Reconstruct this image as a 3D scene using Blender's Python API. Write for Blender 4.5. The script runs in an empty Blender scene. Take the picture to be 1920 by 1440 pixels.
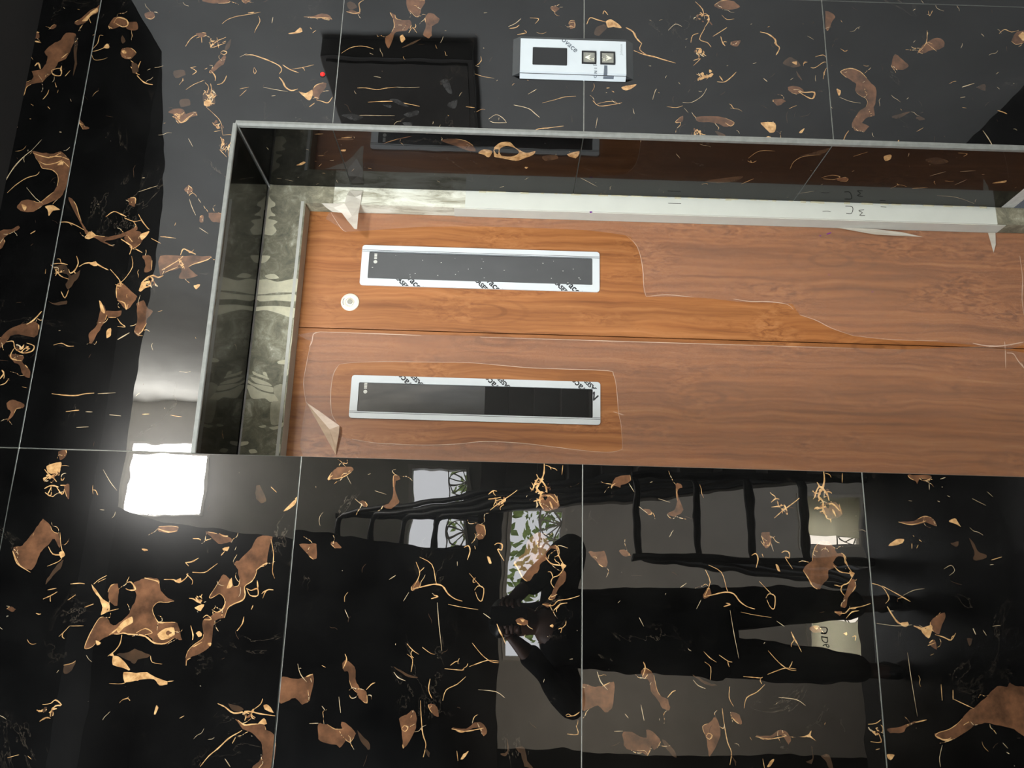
import bpy, bmesh, math, random
from math import sin, cos, pi, radians
from mathutils import Vector, Matrix
from mathutils.geometry import delaunay_2d_cdt

random.seed(7)
S = bpy.context.scene
COL = S.collection

# ------------------------------------------------------------------ camera, world, lights, exposure
CAM_R = ((0.025643, -0.016449, -0.999536), (-0.963115, 0.267511, -0.029111), (0.267866, 0.963414, -0.008983))
CAM_LOC = (-0.64246, -1.79900, 1.45)
CAM_F = 1597.35
cam = bpy.data.objects.new('camera', bpy.data.cameras.new('camera'))
COL.objects.link(cam)
S.camera = cam
cam.data.sensor_fit = 'HORIZONTAL'
cam.data.sensor_width = 36.0
cam.data.lens = CAM_F / 1920 * 36.0
cam.data.clip_start = 0.003
_r, _d, _f = [Vector(v) for v in CAM_R]
cam.matrix_world = Matrix.Translation(CAM_LOC) @ Matrix((_r, -_d, -_f)).transposed().to_4x4()

S.view_settings.view_transform = 'Standard'
S.view_settings.look = 'None'
S.view_settings.gamma = 1.0
S.view_settings.exposure = 0.0
S.view_settings.use_curve_mapping = False
S.cycles.max_bounces = 10
S.cycles.diffuse_bounces = 5
S.cycles.glossy_bounces = 6
S.cycles.transparent_max_bounces = 12
S.cycles.sample_clamp_indirect = 12.0

world = bpy.data.worlds.new('world')
S.world = world
world.use_nodes = True
bg = world.node_tree.nodes['Background']
bg.inputs['Color'].default_value = (0.95, 0.97, 1.0, 1)
bg.inputs['Strength'].default_value = 11.0

# the stair window is far brighter than anything else in the place: daylight pours in through it
day = bpy.data.objects.new('daylight_window_light', bpy.data.lights.new('daylight', 'AREA'))
COL.objects.link(day)
day.data.shape = 'RECTANGLE'
day.data.size, day.data.size_y = 0.50, 0.62
day.data.energy = 220
day.data.color = (1.0, 0.97, 0.92)
day.location = (0.508, -5.50, 4.325)
day.rotation_euler = (radians(90), 0, 0)
# daylight from the lower stair windows and a fill light added at the lobby's left side
low = bpy.data.objects.new('lower_window_light', bpy.data.lights.new('lower', 'AREA'))
COL.objects.link(low)
low.data.shape = 'RECTANGLE'
low.data.size, low.data.size_y = 1.2, 0.7
low.data.energy = 45
low.data.color = (1.0, 0.92, 0.80)
low.location = (-0.3, -5.66, -1.45)
low.rotation_euler = (radians(90), 0, 0)
side = bpy.data.objects.new('side_fill_light', bpy.data.lights.new('side', 'AREA'))
COL.objects.link(side)
side.data.shape = 'RECTANGLE'
side.data.size, side.data.size_y = 1.3, 0.46
side.data.energy = 125
side.data.color = (0.90, 0.95, 1.0)
side.location = (-1.66, -1.70, 2.20)
side.rotation_euler = (radians(90), 0, radians(-90))

# ------------------------------------------------------------------ numbers (metres; the marble wall is y = 0, the lobby floor z = -0.28)
XL, XR, ZH = -0.3152, 0.4785, 2.104        # opening: left edge, right edge, head
ROWS = [3.078, 2.478, 1.878, 1.278, 0.678, 0.078]
D1, D2 = 0.29, 0.34                        # face of the landing frame, face of the doors
FX, FZ = 0.428, 1.999                      # clear opening inside the frame
XWALL, XLEFT = 1.15, -1.62
JW = 0.00125

# ------------------------------------------------------------------ materials
def lin(r, g, b):
    f = lambda c: c / 12.92 if c <= 0.04045 else ((c + 0.055) / 1.055) ** 2.4
    return (f(r / 255), f(g / 255), f(b / 255), 1)

class NT:
    def __init__(self, name):
        self.m = bpy.data.materials.new(name)
        self.m.use_nodes = True
        self.t = self.m.node_tree
        self.b = self.t.nodes['Principled BSDF']
    def n(self, typ, **kw):
        nd = self.t.nodes.new(typ)
        for k, v in kw.items():
            if k in nd.inputs: nd.inputs[k].default_value = v
            else: setattr(nd, k, v)
        return nd
    def l(self, a, b): self.t.links.new(a, b)
    def coords(self, scale=(1, 1, 1)):
        g = self.n('ShaderNodeNewGeometry')
        m = self.n('ShaderNodeMapping')
        m.inputs['Scale'].default_value = scale
        self.l(g.outputs['Position'], m.inputs['Vector'])
        return m.outputs['Vector']
    def noise(self, vec, scale, detail=4, rough=0.55, dist=0.0):
        nd = self.n('ShaderNodeTexNoise')
        nd.inputs['Scale'].default_value = scale
        nd.inputs['Detail'].default_value = detail
        nd.inputs['Roughness'].default_value = rough
        nd.inputs['Distortion'].default_value = dist
        self.l(vec, nd.inputs['Vector'])
        return nd.outputs['Fac']
    def ramp(self, fac, stops):
        r = self.n('ShaderNodeValToRGB')
        e = r.color_ramp.elements
        while len(e) < len(stops): e.new(0.5)
        for k, (p, c) in enumerate(stops):
            e[k].position = p; e[k].color = c
        self.l(fac, r.inputs['Fac'])
        return r.outputs['Color']
    def mix(self, fac, a, b, mode='MIX'):
        x = self.n('ShaderNodeMix', data_type='RGBA', blend_type=mode)
        if hasattr(fac, 'links'): self.l(fac, x.inputs[0])
        else: x.inputs[0].default_value = fac
        for v, s in ((a, x.inputs[6]), (b, x.inputs[7])):
            if hasattr(v, 'links'): self.l(v, s)
            else: s.default_value = v
        return x.outputs[2]
    def bump(self, h, dist, strength=1.0):
        b = self.n('ShaderNodeBump')
        b.inputs['Strength'].default_value = strength
        b.inputs['Distance'].default_value = dist
        self.l(h, b.inputs['Height'])
        return b.outputs['Normal']
    def setc(self, c):
        if hasattr(c, 'links'): self.l(c, self.b.inputs['Base Color'])
        else: self.b.inputs['Base Color'].default_value = c
    def P(self, **kw):
        for k, v in kw.items(): self.b.inputs[k.replace('_', ' ')].default_value = v
        return self

def plain(name, c, rough=0.5, metal=0.0, var=0.08, scale=30, bump=0.0):
    q = NT(name)
    f = q.noise(q.coords(), scale, 5)
    lo = tuple(v * (1 - var) for v in c[:3]) + (1,)
    hi = tuple(min(1, v * (1 + var)) for v in c[:3]) + (1,)
    q.setc(q.ramp(f, [(0.3, lo), (0.7, hi)]))
    q.P(Roughness=rough, Metallic=metal)
    if rough > 0.82: q.P(Specular_IOR_Level=0.1)
    if bump: q.l(q.bump(f, bump), q.b.inputs['Normal'])
    return q.m

def marble(name, lo, hi, veins=False, scale=9, coat=1.0):
    """glazed, mirror-polished stone tile: colour under a clear coat, faintly wavy"""
    q = NT(name)
    v = q.coords()
    f = q.noise(v, scale, 6, 0.6)
    c = q.ramp(f, [(0.35, lo), (0.68, hi)])
    if veins:
        a = q.noise(v, 3.1, 8, 0.62, 1.2)
        ab = q.n('ShaderNodeMath', operation='SUBTRACT'); q.l(a, ab.inputs[0]); ab.inputs[1].default_value = 0.5
        aa = q.n('ShaderNodeMath', operation='ABSOLUTE'); q.l(ab.outputs[0], aa.inputs[0])
        m = q.ramp(aa.outputs[0], [(0.0, (1, 1, 1, 1)), (0.0035, (0, 0, 0, 1))])
        k = q.ramp(q.noise(v, 5.3, 3), [(0.52, (0, 0, 0, 1)), (0.66, (1, 1, 1, 1))])
        mm = q.mix(1.0, m, k, 'MULTIPLY')
        c = q.mix(mm, c, lin(62, 55, 46))
        # hairline pale specks
        s = q.ramp(q.noise(v, 95, 2), [(0.78, (0, 0, 0, 1)), (0.80, (0.6, 0.6, 0.6, 1))])
        c = q.mix(s, c, lin(150, 140, 118))
    q.setc(c)
    q.P(Roughness=0.18, Specular_IOR_Level=0.05, Coat_Weight=coat, Coat_Roughness=0.0, Coat_IOR=1.56)
    w = q.noise(v, 7.0, 2, 0.5)
    q.l(q.bump(w, 0.00042), q.b.inputs['Coat Normal'])
    return q.m

M = {}
M['black'] = marble('black_marble', (0.0012, 0.0012, 0.0012, 1), (0.0034, 0.0034, 0.0032, 1), True)
M['brown'] = marble('brown_marble_patch', lin(64, 44, 31), lin(112, 77, 53), scale=26)
M['dim'] = marble('dim_marble_patch', lin(46, 36, 28), lin(74, 54, 38), scale=22)
M['gold'] = marble('gold_marble_vein', lin(150, 108, 66), lin(212, 172, 118), scale=75)
M['white'] = marble('pale_marble_vein', lin(150, 128, 96), lin(200, 180, 146), scale=60)
M['smear'] = marble('grey_marble_haze', lin(10, 10, 10), lin(54, 54, 53), scale=40)  # soft grey patches on the tile face
# reveal copies: same stone, coat weakened to darken the recess's reflections
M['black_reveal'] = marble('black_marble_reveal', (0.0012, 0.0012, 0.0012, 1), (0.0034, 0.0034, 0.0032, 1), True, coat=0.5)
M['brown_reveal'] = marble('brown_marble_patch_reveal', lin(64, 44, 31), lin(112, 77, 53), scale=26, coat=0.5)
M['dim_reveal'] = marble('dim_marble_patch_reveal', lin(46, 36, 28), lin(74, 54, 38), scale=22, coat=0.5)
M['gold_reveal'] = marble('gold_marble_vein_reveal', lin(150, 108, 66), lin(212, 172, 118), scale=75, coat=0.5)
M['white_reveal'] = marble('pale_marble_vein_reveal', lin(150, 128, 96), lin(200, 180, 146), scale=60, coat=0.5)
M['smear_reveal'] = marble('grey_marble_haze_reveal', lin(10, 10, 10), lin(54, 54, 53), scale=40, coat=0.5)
M['grout'] = plain('pale_grout', lin(196, 196, 188), 0.8, var=0.12, scale=90)
M['edge'] = plain('cut_tile_edge', lin(122, 124, 118), 0.55, var=0.15, scale=60)
M['paint'] = plain('grey_wall_paint', lin(206, 203, 195), 0.85, scale=5)
M['plate'] = plain('film_covered_call_plate', lin(192, 200, 203), 0.3, var=0.02, scale=20)
M['side_paint'] = plain('white_side_wall_paint', lin(240, 240, 236), 0.85, scale=5)
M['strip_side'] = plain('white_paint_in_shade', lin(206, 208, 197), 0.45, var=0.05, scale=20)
M['casing'] = plain('dark_grey_casing', lin(58, 60, 60), 0.3, scale=40)
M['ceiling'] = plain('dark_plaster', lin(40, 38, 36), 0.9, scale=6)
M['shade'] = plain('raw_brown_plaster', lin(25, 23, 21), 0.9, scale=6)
M['granite'] = plain('dark_granite', lin(34, 33, 33), 0.25, var=0.4, scale=220)
M['sill'] = plain('speckled_granite', lin(104, 110, 122), 0.45, var=0.35, scale=330)
M['white_paint'] = plain('white_frame_paint', lin(215, 218, 207), 0.38, var=0.03, scale=14)
M['grey_steel'] = plain('grey_steel_return', lin(198, 196, 184), 0.5, var=0.08, scale=25)
M['film_white'] = plain('film_covered_steel', lin(212, 218, 219), 0.3, var=0.02, scale=20)
M['black_metal'] = plain('black_painted_metal', lin(22, 22, 22), 0.45, scale=40)
M['black_plastic'] = plain('black_plastic', lin(20, 21, 22), 0.35, scale=40)
M['dark_gap'] = plain('dark_gap', lin(14, 11, 9), 0.9)
M['ink'] = plain('black_print', lin(24, 26, 30), 0.6)
M['grey_ink'] = plain('grey_print', lin(84, 93, 102), 0.6)
M['pale_ink'] = plain('pale_print', lin(176, 184, 186), 0.6)
M['mark'] = plain('whitish_stamp', lin(206, 206, 196), 0.6)
M['violet'] = plain('violet_marker', lin(120, 20, 150), 0.5)
M['pencil'] = plain('dark_pencil', lin(70, 68, 60), 0.7)
M['ivory'] = plain('ivory_plastic', lin(236, 226, 204), 0.4, var=0.02)
M['steel'] = plain('brushed_steel_button', lin(150, 150, 140), 0.35, 0.6, var=0.15, scale=120)
M['arrow'] = plain('ivory_arrow', lin(240, 240, 215), 0.5)
M['cabinet'] = plain('dark_brown_board', lin(92, 86, 80), 0.5)
M['skin'] = plain('skin', lin(92, 60, 44), 0.55)
M['hair'] = plain('black_hair', lin(13, 12, 12), 0.45, scale=80)
M['cloth'] = plain('black_cloth', lin(15, 15, 16), 0.9, scale=60)
M['leaf'] = plain('leaf_green', lin(120, 140, 70), 0.7, var=0.35, scale=4)
M['cream'] = plain('cream_render', lin(214, 196, 172), 0.9, scale=3)
M['frost'] = plain('white_window_paint', lin(226, 222, 212), 0.5)
M['step'] = plain('grey_stone_step', lin(84, 80, 76), 0.5, scale=40)
def mat_paper():
    q = NT('grey_green_paper'); o = q.t.nodes['Material Output']
    q.setc(lin(200, 200, 184)); q.P(Roughness=0.8)
    tl = q.n('ShaderNodeBsdfTranslucent'); tl.inputs[0].default_value = lin(244, 244, 232)
    mx = q.n('ShaderNodeMixShader'); mx.inputs[0].default_value = 0.9
    q.l(q.b.outputs[0], mx.inputs[1]); q.l(tl.outputs[0], mx.inputs[2]); q.l(mx.outputs[0], o.inputs['Surface'])
    return q.m
M['paper'] = mat_paper()

def mat_glass():
    q = NT('smoked_glass')
    q.setc(q.ramp(q.noise(q.coords(), 400, 2), [(0.80, lin(20, 20, 19)), (0.84, lin(60, 60, 56))]))
    q.P(Roughness=0.35, Specular_IOR_Level=0.1, Coat_Weight=1.0, Coat_Roughness=0.0, Coat_IOR=1.9)
    return q.m
M['glass'] = mat_glass()

def mat_pane():
    q = NT('window_pane_glass')
    o = q.t.nodes['Material Output']
    tr = q.n('ShaderNodeBsdfTransparent'); gl = q.n('ShaderNodeBsdfGlossy'); gl.inputs['Roughness'].default_value = 0.0
    fr = q.n('ShaderNodeFresnel'); mx = q.n('ShaderNodeMixShader')
    q.l(fr.outputs[0], mx.inputs[0]); q.l(tr.outputs[0], mx.inputs[1]); q.l(gl.outputs[0], mx.inputs[2])
    q.l(mx.outputs[0], o.inputs['Surface'])
    return q.m
M['pane'] = mat_pane()

def mat_led():
    q = NT('red_led')
    q.setc(lin(200, 10, 12))
    q.b.inputs['Emission Color'].default_value = (1, 0.03, 0.02, 1)
    q.b.inputs['Emission Strength'].default_value = 0.9
    return q.m
M['led'] = mat_led()

def mat_film(name, alpha, c, rough):
    q = NT(name)
    o = q.t.nodes['Material Output']
    v = q.coords((60, 60, 12))
    tr = q.n('ShaderNodeBsdfTransparent'); tr.inputs[0].default_value = (0.97, 0.95, 0.95, 1)
    f = q.noise(v, 1.0, 5, 0.6)
    q.setc(c); q.P(Roughness=rough, Specular_IOR_Level=0.5)
    fac = q.n('ShaderNodeMapRange'); q.l(f, fac.inputs[0])
    fac.inputs[1].default_value = 0.3; fac.inputs[2].default_value = 0.7
    fac.inputs[3].default_value = alpha * 0.86; fac.inputs[4].default_value = min(1, alpha * 1.14)
    mx = q.n('ShaderNodeMixShader')
    q.l(fac.outputs[0], mx.inputs[0]); q.l(tr.outputs[0], mx.inputs[1]); q.l(q.b.outputs[0], mx.inputs[2])
    q.l(mx.outputs[0], o.inputs['Surface'])
    return q.m
M['film'] = mat_film('clear_protective_film', 0.22, lin(194, 163, 144), 0.3)
M['film_edge'] = mat_film('film_cut_edge', 0.72, lin(226, 196, 172), 0.35)
M['film_curl'] = mat_film('folded_film', 0.62, lin(226, 200, 172), 0.3)
M['film_torn'] = mat_film('torn_milky_film', 0.52, lin(216, 212, 198), 0.3)

def mat_wood():
    q = NT('brown_wood_laminate')
    v = q.coords()
    warp = q.noise(q.coords((5.5, 1, 2.2)), 1.6, 3, 0.5)
    # figured grain: rings squeezed into long streaks running up the door
    xyz = q.n('ShaderNodeSeparateXYZ'); q.l(v, xyz.inputs[0])
    wx = q.n('ShaderNodeMath', operation='MULTIPLY_ADD'); q.l(warp, wx.inputs[0]); wx.inputs[1].default_value = 0.055; q.l(xyz.outputs[0], wx.inputs[2])
    cmb = q.n('ShaderNodeCombineXYZ'); q.l(wx.outputs[0], cmb.inputs[0]); q.l(xyz.outputs[2], cmb.inputs[2])
    mp = q.n('ShaderNodeMapping'); mp.inputs['Scale'].default_value = (64, 1, 1.5); q.l(cmb.outputs[0], mp.inputs['Vector'])
    fine = q.noise(mp.outputs['Vector'], 1.0, 7, 0.62)
    band = q.noise(q.coords((17, 1, 1.1)), 1.0, 4, 0.5)
    pore = q.noise(q.coords((420, 1, 26)), 1.0, 2, 0.5)
    c = q.ramp(fine, [(0.24, lin(104, 62, 32)), (0.42, lin(146, 92, 50)), (0.58, lin(167, 109, 62)), (0.80, lin(192, 136, 88))])
    d = q.ramp(band, [(0.30, (0.74, 0.70, 0.66, 1)), (0.52, (1, 1, 1, 1)), (0.75, (1.0, 0.93, 0.85, 1))])
    c = q.mix(0.9, c, d, 'MULTIPLY')
    # knots
    kn = q.n('ShaderNodeTexVoronoi'); kn.inputs['Scale'].default_value = 1.0
    q.l(q.coords((7.5, 1, 2.4)), kn.inputs['Vector'])
    sn = q.n('ShaderNodeMath', operation='MULTIPLY_ADD'); q.l(kn.outputs['Distance'], sn.inputs[0]); sn.inputs[1].default_value = 46; q.l(fine, sn.inputs[2])
    sw = q.n('ShaderNodeMath', operation='SINE'); q.l(sn.outputs[0], sw.inputs[0])
    ring = q.ramp(sw.outputs[0], [(0.45, (0, 0, 0, 1)), (0.9, (1, 1, 1, 1))])
    near = q.ramp(kn.outputs['Distance'], [(0.05, (0.55, 0.55, 0.55, 1)), (0.42, (0, 0, 0, 1))])
    c = q.mix(q.mix(1.0, ring, near, 'MULTIPLY'), c, lin(104, 62, 32))
    p = q.ramp(pore, [(0.62, (1, 1, 1, 1)), (0.72, (0.80, 0.76, 0.72, 1))])
    c = q.mix(0.6, c, p, 'MULTIPLY')
    mott = q.noise(q.coords((85, 1, 30)), 1.0, 4, 0.65, 0.9)
    zone = q.ramp(q.noise(q.coords((9, 1, 3.5)), 1.0, 2), [(0.48, (0, 0, 0, 1)), (0.66, (0.75, 0.75, 0.75, 1))])
    flame = q.ramp(mott, [(0.36, lin(112, 66, 34)), (0.52, lin(164, 106, 60)), (0.66, lin(186, 128, 80))])
    c = q.mix(zone, c, flame)
    q.setc(c)
    q.P(Roughness=0.38, Specular_IOR_Level=0.35)
    q.l(q.bump(fine, 0.0004), q.b.inputs['Normal'])
    return q.m
M['wood'] = mat_wood()

def mat_mortar():
    q = NT('grey_mortar')
    v = q.coords()
    a = q.noise(v, 26, 9, 0.72, 0.6); b = q.noise(v, 7, 4)
    c = q.ramp(a, [(0.34, lin(108, 105, 90)), (0.52, lin(142, 138, 116)), (0.64, lin(176, 172, 150)), (0.72, lin(226, 222, 202))])
    d = q.ramp(b, [(0.3, (0.72, 0.72, 0.70, 1)), (0.7, (1.1, 1.1, 1.08, 1))])
    q.setc(q.mix(1.0, c, d, 'MULTIPLY'))
    q.P(Roughness=0.85)
    q.l(q.bump(a, 0.003), q.b.inputs['Normal'])
    return q.m
M['mortar'] = mat_mortar()
M['plaster'] = plain('pale_plaster_smear', lin(208, 202, 172), 0.8, var=0.1, scale=60, bump=0.001)
M['plaster_thin'] = plain('thin_plaster_wash', lin(176, 170, 144), 0.8, var=0.16, scale=70, bump=0.001)

def mat_rough_white():
    q = NT('smeared_white_plaster')
    v = q.coords((40, 40, 9))
    a = q.noise(v, 1.0, 7, 0.7, 0.8)
    q.setc(q.ramp(a, [(0.34, lin(150, 146, 124)), (0.50, lin(214, 214, 196)), (0.64, lin(234, 236, 222))]))
    q.P(Roughness=0.7); q.l(q.bump(a, 0.002), q.b.inputs['Normal'])
    return q.m
M['rough_white'] = mat_rough_white()

# ------------------------------------------------------------------ object helpers
def mesh(name, verts, faces, mats, parent=None, fmat=None, smooth=False):
    me = bpy.data.meshes.new(name)
    me.from_pydata([tuple(v) for v in verts], [], faces)
    for m in (mats if isinstance(mats, (list, tuple)) else [mats]): me.materials.append(M[m])
    if fmat: me.polygons.foreach_set('material_index', fmat)
    if smooth: me.polygons.foreach_set('use_smooth', [True] * len(me.polygons))
    me.update()
    o = bpy.data.objects.new(name, me)
    COL.objects.link(o)
    if parent is not None: o.parent = parent
    return o

def tag(o, label, cat, group=None, kind=None):
    o['label'] = label; o['category'] = cat
    if group: o['group'] = group
    if kind: o['kind'] = kind
    return o

def empty(name, loc=(0, 0, 0)):
    o = bpy.data.objects.new(name, None)
    COL.objects.link(o); o.empty_display_size = 0.05
    return o

def struct(o):
    o['kind'] = 'structure'; return o

class MB:
    """collects boxes, tubes and prisms into one mesh"""
    def __init__(self): self.bm = bmesh.new()
    def box(self, a, b, bevel=0.0):
        lo = [min(p, q) for p, q in zip(a, b)]; hi = [max(p, q) for p, q in zip(a, b)]
        t = bmesh.new(); bmesh.ops.create_cube(t, size=1)
        for v in t.verts:
            v.co = Vector(((lo[0] + hi[0]) / 2 + v.co.x * (hi[0] - lo[0]), (lo[1] + hi[1]) / 2 + v.co.y * (hi[1] - lo[1]), (lo[2] + hi[2]) / 2 + v.co.z * (hi[2] - lo[2])))
        if bevel: bmesh.ops.bevel(t, geom=list(t.edges), offset=bevel, segments=2, affect='EDGES', profile=0.5)
        self._add(t); return self
    def _add(self, t):
        me = bpy.data.meshes.new('t'); t.to_mesh(me); t.free(); self.bm.from_mesh(me); bpy.data.meshes.remove(me)
    def prism(self, poly, axis, a, b):
        """poly: 2D points in the other two axes (in x,y,z order); extruded along axis from a to b"""
        def mk(p, w):
            q = list(p); q.insert(axis, w); return q
        n = len(poly)
        va = [self.bm.verts.new(mk(p, a)) for p in poly]; vb = [self.bm.verts.new(mk(p, b)) for p in poly]
        fs = [self.bm.faces.new(va), self.bm.faces.new(vb[::-1])]
        for i in range(n): fs.append(self.bm.faces.new((va[i], vb[i], vb[(i + 1) % n], va[(i + 1) % n])))
        bmesh.ops.recalc_face_normals(self.bm, faces=fs); return self
    def tube(self, pts, r, n=10, caps=True):
        pts = [Vector(p) for p in pts]; rings = []
        for i, p in enumerate(pts):
            d = (pts[min(i + 1, len(pts) - 1)] - pts[max(i - 1, 0)]).normalized()
            u = d.orthogonal().normalized() if not rings else (pu - d * pu.dot(d)).normalized()
            pu = u; w = d.cross(u)
            rr = r[i] if isinstance(r, (list, tuple)) else r
            rings.append([self.bm.verts.new(p + (u * cos(2 * pi * k / n) + w * sin(2 * pi * k / n)) * rr) for k in range(n)])
        fs = []
        for a, b in zip(rings, rings[1:]):
            for k in range(n): fs.append(self.bm.faces.new((a[k], a[(k + 1) % n], b[(k + 1) % n], b[k])))
        if caps: fs += [self.bm.faces.new(rings[0][::-1]), self.bm.faces.new(rings[-1])]
        bmesh.ops.recalc_face_normals(self.bm, faces=fs); return self
    def lathe(self, prof, c, axis_y=1, n=40):
        """rings of (radius, offset along -y) about a centre on a wall"""
        rings = []
        for r, h in prof:
            rings.append([self.bm.verts.new((c[0] + r * cos(2 * pi * k / n), c[1] - h, c[2] + r * sin(2 * pi * k / n))) for k in range(n)])
        fs = []
        for a, b in zip(rings, rings[1:]):
            for k in range(n): fs.append(self.bm.faces.new((a[k], a[(k + 1) % n], b[(k + 1) % n], b[k])))
        fs.append(self.bm.faces.new(rings[-1]))
        bmesh.ops.recalc_face_normals(self.bm, faces=fs); return self
    def out(self, name, mat, parent=None, smooth=False):
        me = bpy.data.meshes.new(name); self.bm.to_mesh(me); self.bm.free()
        me.materials.append(M[mat])
        if smooth: me.polygons.foreach_set('use_smooth', [True] * len(me.polygons))
        o = bpy.data.objects.new(name, me); COL.objects.link(o)
        if parent is not None: o.parent = parent
        return o

# ------------------------------------------------------------------ flat drawings: patches and strokes laid into a surface
def smooth_closed(P, k=2):
    n = len(P); out = []
    for i in range(n):
        p0, p1, p2, p3 = P[i - 1], P[i], P[(i + 1) % n], P[(i + 2) % n]
        for j in range(k):
            t = j / k
            out.append(tuple(0.5 * (2 * b + (c - a) * t * .8 + (2 * a - 5 * b + 4 * c - d) * t * t * .8 + (3 * b - a - 3 * c + d) * t ** 3 * .8 + (0 if j == 0 else 0.2 * 2 * (c - b) * t)) for a, b, c, d in zip(p0, p1, p2, p3)))
    return out

def stroke(P, w, rnd, taper=True):
    """a ribbon that swells and tapers along a line"""
    Q = []
    for i in range(len(P) - 1):
        p0, p1, p2, p3 = P[max(i - 1, 0)], P[i], P[i + 1], P[min(i + 2, len(P) - 1)]
        for j in range(3):
            t = j / 3
            Q.append(tuple(0.5 * (2 * b + (c - a) * t + (2 * a - 5 * b + 4 * c - d) * t * t + (3 * b - a - 3 * c + d) * t ** 3) for a, b, c, d in zip(p0, p1, p2, p3)))
    Q.append(P[-1])
    n = len(Q); L = []; R = []
    for i, q in enumerate(Q):
        a = Q[max(i - 1, 0)]; b = Q[min(i + 1, n - 1)]
        dx, dy = b[0] - a[0], b[1] - a[1]; l = math.hypot(dx, dy) or 1e-9
        t = i / (n - 1)
        h = w / 2 * ((0.35 + 0.65 * sin(pi * min(1, max(0.04, t)) * 0.96 + 0.06)) if taper else 1.0)
        if taper: h *= 0.7 + 0.6 * rnd.random()
        L.append((q[0] - dy / l * h, q[1] + dx / l * h)); R.append((q[0] + dy / l * h, q[1] - dx / l * h))
    return L, R

def ribbon_quads(L, R):
    return [[L[i], R[i], R[i + 1], L[i + 1]] for i in range(len(L) - 1)]

def ccw(P):
    a = sum(P[i][0] * P[(i + 1) % len(P)][1] - P[(i + 1) % len(P)][0] * P[i][1] for i in range(len(P)))
    return list(P) if a > 0 else list(P)[::-1]

CODE = {'d': 2, 'B': 1, 'D': 2, 'g': 3, 'G': 3, 'W': 4, 'S': 5, 'K': 0}
def parse(txt, ncode):
    out = []
    for ln in txt.strip().split('\n'):
        t = ln.split(); head = t[:ncode]
        v = [float(x) / 1000 for x in t[ncode + 1:]]
        out.append((head, float(t[ncode]) / 1000, list(zip(v[::2], v[1::2]))))
    return out

def layers(shapes, rnd):
    """-> [(polygon, material index)] in painting order"""
    out = []; rims = []
    for code, w, P in shapes:
        if code == 'X':                                           # a nest of curly veins
            cx, cz = P[0]
            for _ in range(int(8 + w * 700)):
                a = rnd.uniform(0, 6.28); r_ = w * math.sqrt(rnd.random()) * .85
                x, z = cx + cos(a) * r_, cz + sin(a) * r_ * 1.5
                if rnd.random() < .45:                            # crumbs
                    n_ = rnd.randint(4, 7); s_ = rnd.uniform(.002, .0052); el = rnd.uniform(.4, 1.0); t0 = rnd.uniform(0, 3)
                    Q = [(cos(2 * pi * k / n_) * s_ * rnd.uniform(.5, 1.2), sin(2 * pi * k / n_) * s_ * el * rnd.uniform(.5, 1.2)) for k in range(n_)]
                    out.append(([(x + p * cos(t0) - q * sin(t0), z + p * sin(t0) + q * cos(t0)) for p, q in Q], rnd.choice((3, 3, 1, 2, 0))))
                    continue
                a = rnd.uniform(0, 6.28); bend = rnd.uniform(-1.0, 1.0); W_ = [(x, z)]
                for _k in range(rnd.randint(1, 3)):
                    a += bend + rnd.gauss(0, .25); x += cos(a) * .005; z += sin(a) * .005; W_.append((x, z))
                L, R = stroke(W_, rnd.uniform(.0012, .0038), rnd)
                m_ = rnd.choice((3, 3, 3, 1, 4))
                out += [(q, m_) for q in ribbon_quads(L, R)]
            continue
        if code == 'G' and len(P) > 2 and rnd.random() < .25:     # a short side branch
            x, z = P[len(P) // 2]; a = rnd.uniform(0, 6.28); W_ = [(x, z)]
            for _k in range(rnd.randint(2, 3)):
                a += rnd.gauss(0, .7); x += cos(a) * .006; z += sin(a) * .006; W_.append((x, z))
            out += [(q, 3) for q in ribbon_quads(*stroke(W_, .0016, rnd))]
        if code in 'GWLd':
            L, R = stroke(P, max(w * .68, 0.0009), rnd, code != 'L')
            out += [(q, CODE.get(code, 1)) for q in ribbon_quads(L, R)]
        else:
            Q = smooth_closed(P, 3)
            j = .0013 if code in 'BD' else .0007
            Q = [(x + rnd.gauss(0, j * .5), z + rnd.gauss(0, j * .5)) for x, z in Q]
            out.append((Q, CODE.get(code, 1)))
            if code == 'B':                                   # gilded rims and wisps that run off the patch
                n = len(Q)
                for _ in range(1 + n // 36):
                    a = rnd.randrange(n); l = rnd.randint(4, max(5, n // 5))
                    L, R = stroke([Q[(a + i) % n] for i in range(l)][::2], rnd.uniform(.0009, .0024), rnd)
                    rims += [(q, 3) for q in ribbon_quads(L, R)]
                for _ in range(1 + n // 16):
                    x, z = Q[rnd.randrange(n)]; a = rnd.uniform(0, 6.28); W_ = [(x, z)]
                    for _k in range(rnd.randint(2, 4)):
                        a += rnd.gauss(0, .6); x += cos(a) * .008; z += sin(a) * .008; W_.append((x, z))
                    L, R = stroke(W_, rnd.uniform(.0009, .0018), rnd)
                    rims += [(q, rnd.choice((2, 4, 3))) for q in ribbon_quads(L, R)]
    return out + rims

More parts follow.
